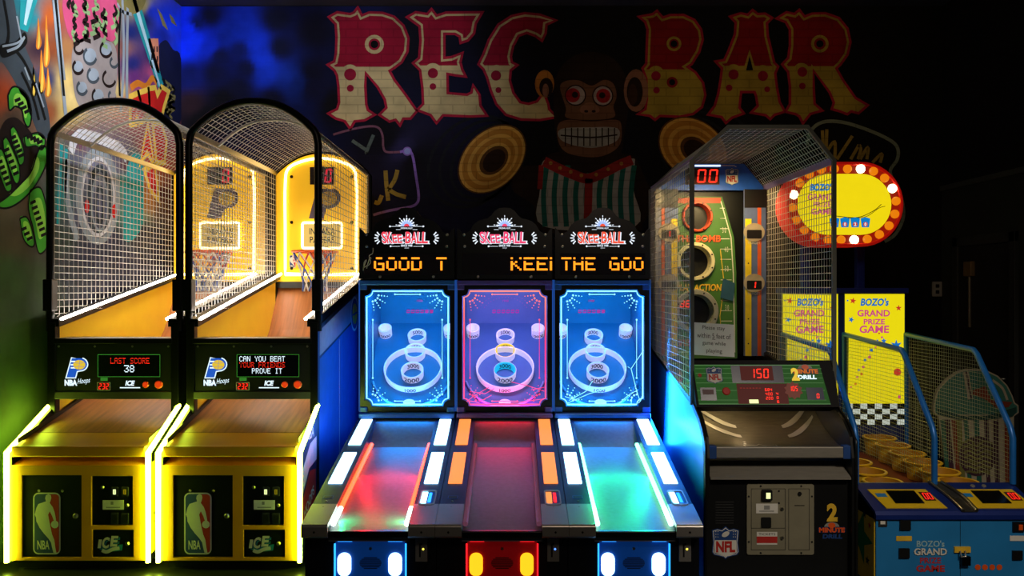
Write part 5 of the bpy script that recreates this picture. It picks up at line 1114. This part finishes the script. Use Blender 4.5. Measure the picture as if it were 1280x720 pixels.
# ================================================================== BUCKET TOSS GAME
def bucket_game(X=2.653, Y=4.75):
    root = thing('bucket_toss_game', 'blue and yellow two-lane bucket toss game with a round-ended bulb sign, at far right', 'arcade game', (X, Y, 0))
    q = dict(blue=mat('cabinet_blue', '#1f7ab8', .5, 0, .1, 4), dblue=mat('console_blue', '#14286e', .35, .1, .12, 5), yel=mat('cabinet_yellow', '#d8b418', .5, 0, .08), bucket=mat('bucket_yellow', '#e0b020', .35, 0, .06), bin_=mat('bucket_inside', '#b07c18', .5), bed=mat('bed_red_brown', '#6a2c16', .6, 0, .2, 5), fence=mat('fence_blue', '#1c6ab8', .35, .2, .08), wire=mat('fence_wire', '#c8d0b0', .4, .6), signred=emi('sign_red_glow', '#ff1a10', .22, '#c81c14'), pole=mat('pole_blue', '#1a2c86', .4, .3),  # signred: emission added to brighten the sign box
      litp=emi('backlit_yellow_panel', '#f2e010', .95), txb=emi('backlit_blue_ink', '#1478d0', .8), txp=emi('backlit_pink_ink', '#e0508c', .8), sface=emi('sign_yellow_face', '#f6dc10', .98), stx=emi('sign_blue_ink', '#0a86d8', .85), spk=emi('sign_pink_ink', '#d8608c', .8), signr=emi('sign_red_face', '#d8240c', .42), bulb=emi('amber_bulb_dim', '#ff8a0c', .85), bulbw=emi('amber_bulb_bright', '#fff0b8', 9.), sw=emi('sign_white_ink', '#ffffff', .9), blk=M['slot'], scrn=M['screen'], str=emi('backlit_red_star', '#d83a28', .8), chk=emi('backlit_white_check', '#dfe8d8', .75))
    hw = .492
    fb = Fr((0, 0, 0)); U = lambda px: (px - 640) * .00475 - X; V = lambda py: H - (py - 360) * .00475
    # cabinet
    mb = MB(); mb.box(-hw, hw, 0, 1.62, .0, .445, q['blue']); cab = mb.build('cabinet', root, .004)
    fs = Fr((-hw, 0, 0), (0, -1, 0), (0, 0, 1)); mb = MB(); mb.plate(fs, [(-1.6, .02), (-.012, .02), (-.012, .46), (-.28, .545), (-1.6, .62)], .0, .006, q['yel'])
    def star(u, v, r, m, fr=fs, d=.007, n=5, ri=.42, ph=0): mb.plate(fr, [(u + (r if i % 2 == 0 else r * ri) * math.sin(i * math.pi / n + ph), v + (r if i % 2 == 0 else r * ri) * math.cos(i * math.pi / n + ph)) for i in range(2 * n)], d, d, m)
    star(-.20, .27, .17, M['green'], ph=.3); star(-.14, .42, .03, M['slot']); star(-.1, .15, .03, M['slot']); star(-.07, .37, .022, M['red']); star(-.3, .48, .03, M['red'])
    mb.build('side_print', cab)
    con = MB().prism([(-.015, .425), (-.015, .455), (.0, .475), (.29, .572), (.31, .572), (.31, .42)], -hw - .006, hw + .006, q['dblue']).build('console', root, .006)
    fc = Fr((0, 0, .475), (1, 0, 0), (0, .29, .097))
    for u0, u1, left in ((-.435, -.065, True), (.09, .47, False)):
        mb = MB(); mb.plate(fc, [(u0 + .015, .025), (u1 + .01, .025), (u1 - .025, .225), (u0 - .015, .225)], .001, .006, q['yel']); pl = mb.build('display_plate', con)
        mb = MB(); mb.plate(fc, rect(u0 + .09, u0 + .265, .07, .205), .0065, .010, q['scrn']); mb.build('screen', pl)
        mb = MB(); mb.plate(fc, rect(u0 + .285, u0 + .35, .10, .19), .0065, .009, M['segd']); mb.seg7(fc, '00', u0 + .292, u0 + .35, .11, .18, M['seg'], .0095, th=.14); mb.build('ticket_display', pl)
        MB().plate(fc, rect(u0 + .012, u0 + .075, .14, .18), .0065, .0065, q['blue']).build('printed_label', pl)
    mb = MB(); ch = [(-.03, .30), (.045, .30), (.095, .15), (.10, -.01), (.02, -.01), (.01, .14)]
    mb.plate(fc, ch, .001, .004, M['dgrey']); 
    for l in ((ch[0], ch[5], ch[4]), (ch[1], ch[2], ch[3])): mb.tube([fc.p(a, b, .012) for a, b in smooth(l, 4)], .011, M['steel'], 8)
    mb.plate(fc, [(.03, .0), (.09, .0), (.085, .13), (.03, .13)], .0045, .006, M['steel']); mb.build('ball_chute', con)
    for u in (.23, .30): MB().lathe(fc, u, .27, [(0, .008), (.012, .006), (.014, 0)], M['chrome'], 10).build('bolt', con)
    # front details
    mb = MB()
    for x in (0.008,): mb.plate(fb, rect(x - .0015, x + .0015, .02, .44), .001, .001, M['slot'])
    mb.build('door_seam', cab)
    for px, py in ((1103, 653), (1272, 656)):
        left = px < 1200
        if left:
            mb = MB(); mb.plate(fb, rrect(U(1097.6), U(1108.6), V(658), V(648), .004), .001, .006, M['dgrey']); mb.plate(fb, rect(U(1100), U(1106), V(655), V(651)), .0065, .0065, M['white']); mb.build('ticket_slot', cab)
        for (a, b, c, e, m, nm) in (((1124, 1137.5, 662, 649.5, M['slot'], 'bill_acceptor'), (1120, 1139.5, 676, 670, M['gold'], 'price_label'), (1123, 1136, 697, 685, M['slot'], 'coin_return')) if left else ((1265, 1279, 664, 652, M['slot'], 'bill_acceptor'), (1262, 1282, 676, 669.5, M['white'], 'price_label'), (1264.5, 1277, 699, 688, M['slot'], 'coin_return'))):
            mb = MB(); mb.plate(fb, rect(U(a), U(b), V(c), V(e)), .001, .012 if m is M['slot'] else .003, m)
            if nm == 'bill_acceptor' and not left: mb.plate(fb, rect(U(1272), U(1277), V(662), V(655)), .0125, .0125, M['orange'])
            mb.build(nm, cab)
    mb = MB(); cx = (U(1142) + U(1184)) / 2
    mb.text(fb, "BOZO's", cx, V(679.5), .038, mat('dull_cyan_print', '#9ac0c8', .6), .165, d=.002, bold=.02); mb.text(fb, 'GRAND', cx, V(690), .042, M['slot'], .2, d=.0015, bold=.06); mb.text(fb, 'GRAND', cx, V(689.5), .042, M['white'], .195, d=.002, bold=.03)
    mb.text(fb, 'PRIZE', cx, V(700.5), .034, M['red'], .125, d=.002, bold=.02); mb.text(fb, 'GAME', cx, V(710.5), .04, M['red'], .17, d=.002, bold=.04); mb.build('lettering', cab)
    mb = MB(); mb.box(U(1192), U(1212), -.012, 0, V(690), V(683), M['gold']); mb.tube([(U(1198), -.02, V(687)), (U(1198), -.028, V(694)), (U(1204), -.028, V(694)), (U(1204), -.02, V(687))], .004, M['chrome'], 6); mb.box(U(1199), U(1210), -.03, -.008, V(705), V(694), M['blackm']); mb.build('hasp_lock', cab)
    mb = MB()
    for k in range(4): mb.plate(fb, circ(U(1222 + k * 9), V(709), .017, 14), .001, .002, M['orange'])
    mb.build('printed_dots', cab)
    # bed and buckets
    bed = MB().prism([(.30, .40), (.30, .43), (1.60, .50), (1.60, .40)], -hw + .01, hw - .01, q['bed']).build('bed', root)
    for s, x in ((0, 2.395 - X), (1, 2.884 - X)):
        for k in range(6):
            y = .42 + k * .222; z = .553 + k * .0155; zb = .43 + (y - .3) * .054
            fz = Fr((x, y, 0), (1, 0, 0), (0, 1, 0)); mb = MB()
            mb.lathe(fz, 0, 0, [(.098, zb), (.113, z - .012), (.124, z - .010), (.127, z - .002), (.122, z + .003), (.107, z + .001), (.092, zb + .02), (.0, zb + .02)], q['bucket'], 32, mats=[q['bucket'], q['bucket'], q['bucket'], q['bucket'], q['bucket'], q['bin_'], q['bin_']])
            b = mb.build('bucket', root)
            nf = Fr((x, y - .1085, 0)); nb = MB(); nb.text(nf, str(k + 1), 0, zb + .05, .05, M['red'], .03, d=.012, bold=.04)
            nb.build('number', b)
    # back panel
    yb = 1.64; fp = Fr((0, yb, 0)); k = .00639
    P6 = lambda px, py: ((px - 640) * k - X, H - (py - 360) * k)
    mb = MB(); mb.box(-hw, hw, yb, yb + .12, .40, 1.79, q['dblue']); mb.box(-hw - .01, hw + .01, yb - .03, yb + .13, 1.757, 1.80, q['pole']); bp = mb.build('back_panel', root, .004)
    for (a, b) in ((978, 1047), (1056, 1130)):
        u0, u1 = P6(a, 0)[0], P6(b, 0)[0]; mb = MB(); mb.plate(fp, rect(u0, u1, .71, 1.752), .001, .008, q['litp']); pn = mb.build('lit_panel', bp)
        c = (u0 + u1) / 2; w = u1 - u0
        mb = MB(); mb.text(fp, "BOZO's", c, P6(0, 377.5)[1], .062, q['txb'], w * .47, shear=.15, d=.009, bold=.04); mb.build('lettering', pn); mb = MB(); mb.text(fp, 'GRAND', c - .01, P6(0, 391.5)[1], .054, q['txp'], w * .55, d=.009, bold=.03); mb.build('lettering', pn); mb = MB()
        mb.text(fp, 'PRIZE', c - .005, P6(0, 402)[1], .044, q['txp'], w * .36, d=.009, bold=.03); mb.build('lettering', pn); mb = MB(); mb.text(fp, 'GAME', c - .005, P6(0, 411.5)[1], .06, q['txp'], w * .5, shear=.05, d=.009, bold=.03); mb.build('lettering', pn)
        mb = MB()
        star(c - w * .37, P6(0, 376)[1], .028, q['str'], fp, .009, ph=.2); star(c + w * .4, P6(0, 385)[1], .026, q['str'], fp, .009); star(c - w * .4, P6(0, 399.5)[1], .026, q['txb'], fp, .009, ph=.4)
        star(c + w * .36, P6(0, 432)[1], .05, q['txb'], fp, .009, n=6); star(c + w * .15, P6(0, 426)[1], .025, q['txb'], fp, .009)
        for i in range(22):
            x = u0 + w * ((i * 61 % 97) / 97 * .92 + .04); z = 1.70 - .80 * ((i * 37 % 101) / 101); m = (q['txb'], q['txp'], q['str'])[i % 3]
            if z < 1.44 or i % 4 == 0: mb.plate(fp, circ(x, z, .007 + (i % 4) * .002, 8), .0085, .0085, m)
        mb.plate(fp, circ(c + w * .38, P6(0, 465)[1], .03, 16), .009, .009, q['str'])
        mb.build('confetti', pn)
        mb = MB()
        for i in range(8):
            for j in range(4):
                z0 = .71 + j * .042; s = .012 * j; m = q['chk'] if (i + j) % 2 else M['slot']
                mb.plate(fp, [(u0 + w * i / 8, z0), (u0 + w * (i + 1) / 8, z0), (u0 + w * (i + 1) / 8, z0 + .042), (u0 + w * i / 8, z0 + .042)], .0095, .0095, m)
        mb.build('checker_print', pn)
    # fences
    for x in (-hw, .0, hw):
        top = [(1.62, 1.43), (.68, 1.375)]; pts = [(1.62, .50), (1.62, 1.43), (.70, 1.378), (.66, 1.35), (.30, .92), (.275, .86), (.275, .57)]
        mb = MB(); mb.tube([(x, y, z) for y, z in pts], .019, q['fence'], 8); fn = mb.build('fence', root)
        wm = MB(); n = 30
        def ztop(y): return 1.378 + (y - .70) * .0565 if y > .66 else (.90 + (y - .29) * 1.22)
        def ymin(z): return .275 if z < .9 else .29 + (z - .90) / 1.22
        for i in range(45):
            y = .30 + 1.31 * i / 44; wm.wire((x, y, .55), (x, y, ztop(y)), .0014, q['wire'])
        for i in range(33):
            z = .57 + .84 * i / 32
            if z < 1.37: wm.wire((x + .003, max(.275, ymin(z)), z), (x + .003, 1.62, z), .0014, q['wire'])
            else: wm.wire((x + .003, .70 + (z - 1.378) / .0565 if z > 1.378 else .70, z), (x + .003, 1.62, z), .0014, q['wire'])
        wm.build('wire_mesh', fn)
    # sign on poles
    for px in (1009, 1077): u = (px - 640) * .0064 - X; MB().box(u - .03, u + .03, yb + .02, yb + .08, 1.79, 2.75, q['pole']).build('pole', root, .004)
    cx, cz = 2.530 - X, 2.437; fy = 6.10 - Y; fS = Fr((cx, fy, cz))
    def stad(r, h, n=20): return [(h + r * math.cos(a), r * math.sin(a)) for a in [-math.pi / 2 + math.pi * i / n for i in range(n + 1)]] + [(-h + r * math.cos(a), r * math.sin(a)) for a in [math.pi / 2 + math.pi * i / n for i in range(n + 1)]]
    mb = MB(); mb.plate(fS, stad(.318, .125), -.24, 0, q['signred']); sb = mb.build('sign_box', root, .01)
    mb = MB(); mb.plate(fS, stad(.305, .125), .001, .006, q['signr'], holes=[stad(.232, .125)]); mb.tube([fS.p(u, v, .012) for u, v in stad(.31, .125)[:-1]], .013, q['signred'], 8, closed=True); mb.build('bulb_ring', sb)
    mb = MB(); mb.plate(fS, stad(.232, .125), .004, .012, q['sface']); sf = mb.build('sign_face', sb)
    mb = MB(); mb.text(fS, "BOZO's", -.17, .13, .055, q['stx'], .18, d=.013, shear=.1, bold=.05); mb.text(fS, 'GRAND', -.18, .055, .05, q['spk'], .20, d=.013, bold=.02); mb.text(fS, 'PRIZE', -.17, .0, .038, q['spk'], .135, d=.013, bold=.02); mb.text(fS, 'GAME', -.17, -.055, .046, q['spk'], .17, d=.013, bold=.03)
    mb.stroke(fS, smooth([(-.06, -.09), (.1, -.10), (.22, -.05), (.28, .0)], 6), .005, M['slot'], .013); mb.stroke(fS, smooth([(.02, -.105), (.16, -.095), (.26, -.03), (.31, -.015)], 6), .004, M['slot'], .013)
    mb.build('lettering', sf)
    mb = MB()
    for i, ch in enumerate('5020'):
        u = -.075 + i * .078; mb.plate(fS, [(u - .028, -.175), (u + .028, -.175), (u + .037, -.108), (u, -.098), (u - .037, -.108)], .013, .013, q['stx']); mb.plate(fS, circ(u, -.152, .018, 12), .0135, .0135, q['str']); mb.text(fS, ch, u, -.152, .026, q['sw'], .016, d=.014, bold=.04)
    mb.build('printed_cup', sf)
    n = 22; per = 4 * .125 + 2 * math.pi * .270
    for i in range(n):
        s = per * (i + .5) / n; r = .27; h = .125
        if s < 2 * h: u, v = -h + s, r
        elif s < 2 * h + math.pi * r: a = (s - 2 * h) / r; u, v = h + r * math.sin(a), r * math.cos(a)
        elif s < 4 * h + math.pi * r: u, v = h - (s - 2 * h - math.pi * r), -r
        else: a = (s - 4 * h - math.pi * r) / r; u, v = -h - r * math.sin(a), -r * math.cos(a)
        m = q['bulbw'] if i in (2, 5, 11, 18) else q['bulb']
        mb = MB(); mb.lathe(fS, u, v, [(.034, .006), (.033, .014), (.026, .026), (.014, .032), (0, .034)], m, 16); mb.build('bulb', sb)
    return root
bucket_game()
# ------------------------------------------------------------------ soda-cup cut-out behind the bucket game
def cup_sign():
    Yc = 6.62; root = thing('cup_cutout', 'striped soda cup cut-out with teal lid and straw, behind the bucket game', 'display board', (3.84, Yc, 0))
    fr = Fr((0, 0, 0)); q1 = lambda l: [((1150 + x / 4 - 640) / F * Yc - 3.84, H - (440 + y / 4 - 360) / F * Yc) for x, y in l]
    t = mat('cup_teal', '#3a7a6a', .6), mat('cup_teal_dark', '#1f4a42', .6), mat('cup_cream', '#b9ae94', .6), mat('cup_stripe_red', '#8a3a22', .6), mat('cup_stripe_green', '#2a6a58', .6), mat('cup_stripe_plum', '#4a2a38', .6), mat('cup_logo_olive', '#7d7a3c', .6)
    body = [(88, 300), (470, 305), (470, 420), (455, 680), (452, 855), (150, 855), (135, 600)]
    lid = [(75, 275), (82, 230), (95, 190), (140, 140), (190, 105), (240, 92), (330, 98), (385, 125), (430, 170), (455, 220), (468, 258), (485, 270), (486, 300), (470, 312), (88, 312), (76, 300)]
    mb = MB(); mb.plate(fr, q1(body), -.03, 0, t[2]); bd = mb.build('cup_board', root)
    mb = MB(); mb.plate(fr, inset(q1(lid), -.012), -.03, .001, t[2]); mb.plate(fr, q1(lid), .001, .004, t[0]); ld = mb.build('lid', root)
    mb = MB(); mb.plate(fr, q1([(82, 280), (200, 318), (330, 318), (478, 275), (478, 302), (460, 322), (330, 338), (190, 336), (90, 312)]), .005, .009, t[1]); mb.stroke(fr, q1(smooth([(360, 140), (410, 180), (435, 240)], 5)), .02, t[2], .0052)
    mb.plate(fr, q1([(262, 190), (325, 170), (355, 240), (460, 250), (440, 275), (380, 280), (330, 240), (262, 212)]), .0054, .007, t[3]); mb.build('lid_rim', ld)
    mb = MB(); mb.stroke(fr, q1([(225, 98), (238, 170), (250, 235)]), .045, t[2], .010); mb.stroke(fr, q1([(228, 98), (241, 170), (253, 235)]), .016, t[5], .0105); mb.build('straw', root)
    mb = MB()
    for i, (x, m) in enumerate(((112, 4), (135, 5), (168, 3), (192, 6), (228, 4), (280, 4), (330, 5), (378, 5), (432, 3))):
        xb = 150 + (x - 100) * .87; w = 13 if i % 2 else 11
        mb.plate(fr, q1([(x - w, 338), (x + w, 338), (xb + w * .85, 850), (xb - w * .85, 850)]), .001, .003, t[m])
    mb.build('stripe', bd)
    mb = MB(); mb.plate(fr, q1(circ(285, 520, 92, 30, 100)), .004, .005, t[5])
    for k in range(7): mb.stroke(fr, smooth(q1([(210 + k * 3, 455 + k * 24), (250, 440 + k * 26), (280, 470 + k * 22), (320, 445 + k * 25), (365 - k * 3, 460 + k * 24)]), 5), .016, t[6], .006)
    c = q1([(285, 600)])[0]; mb.build('printed_badge', bd)
cup_sign()
# ================================================================== camera, lights, view
cam = bpy.data.cameras.new('camera'); co = bpy.data.objects.new('camera', cam); C.objects.link(co)
co.location = (0, 0, H); co.rotation_euler = (math.pi / 2, 0, 0); cam.sensor_width = 36; cam.lens = 36 * F / 1280; cam.clip_end = 60
sc = bpy.context.scene; sc.camera = co
w = bpy.data.worlds.new('night'); sc.world = w; w.use_nodes = True
w.node_tree.nodes['Background'].inputs['Color'].default_value = (.01, .012, .02, 1); w.node_tree.nodes['Background'].inputs['Strength'].default_value = .5
lamp('SPOT', 'mural_fill', (-1.6, 5.6, 4.5), (-3.35, 6.4, 3.7), 300, '#eef0ff', .15, 88, .9)  # unseen spot added to light the left mural
lamp('SPOT', 'mural_fill', (-2.2, 6.6, 4.5), (-2.95, 8.1, 4.2), 85, '#aab8ff', .1, 70, 1.)  # unseen spot added to brighten the blue back corner
lamp('SPOT', 'mural_fill', (-1.6, 4.6, 4.5), (-1.35, 8.1, 4.0), 160, '#e6e6ff', .15, 48, 1.)  # unseen spot added for the REC letters
lamp('SPOT', 'mural_fill', (2.4, 4.4, 4.5), (2.4, 8.1, 4.0), 28, '#ffce80', .15, 75, .9)  # unseen dim amber spot added for the BAR letters
lamp('AREA', 'blue_side_fill', (1.085, 6.0, 1.05), (1.165, 5.55, .95), 13, '#1a80ff', .04, size_y=.9)  # added blue fill grazing the football game's side
lamp('AREA', 'blue_side_fill', (-1.195, 6.35, 1.05), (-1.36, 6.35, 1.05), 3.5, '#1a70ff', 1.1, size_y=.9)  # added blue fill, reaches deeper along the basketball side
lamp('AREA', 'front_fill', (1.0, .3, 4.3), (1.0, 5.2, .9), 28, '#ffe4c8', 1.0)  # unseen warm fill added high at the front of the room
lamp('SPOT', 'right_fill', (2.6, .4, 4.3), (2.35, 4.9, .4), 400, '#fff0dc', .3, 38, .9)  # unseen spot added to brighten the football and bucket game fronts
lamp('SPOT', 'right_fill', (3.4, 2.2, 4.4), (3.7, 6.6, .8), 60, '#fff0dc', .2, 26, .9)  # unseen spot added to lift the cup cut-out
lamp('AREA', 'blue_side_fill', (1.06, 5.35, .82), (1.17, 5.35, .86), 5, '#1a90ff', 1.2, size_y=.03)  # added blue fill along the football game's side panel
lamp('AREA', 'blue_side_fill', (-1.165, 5.3, .80), (-1.35, 5.3, .84), 2.2, '#1a70ff', 1.2, size_y=.03)  # added blue fill, low on the basketball side panel
lamp('SPOT', 'side_fill', (.8, 2.6, 4.4), (-1.35, 5.75, 1.5), 240, '#e8f0ff', .05, 11, .8)  # unseen narrow spot added to brighten the pale side panel
sc.view_settings.view_transform = 'Standard'; sc.view_settings.look = 'None'; sc.view_settings.gamma = 1; sc.view_settings.exposure = 0; sc.view_settings.use_curve_mapping = False
sc.cycles.max_bounces = 8; sc.cycles.transparent_max_bounces = 24; sc.cycles.sample_clamp_indirect = 6; sc.cycles.use_denoising = True
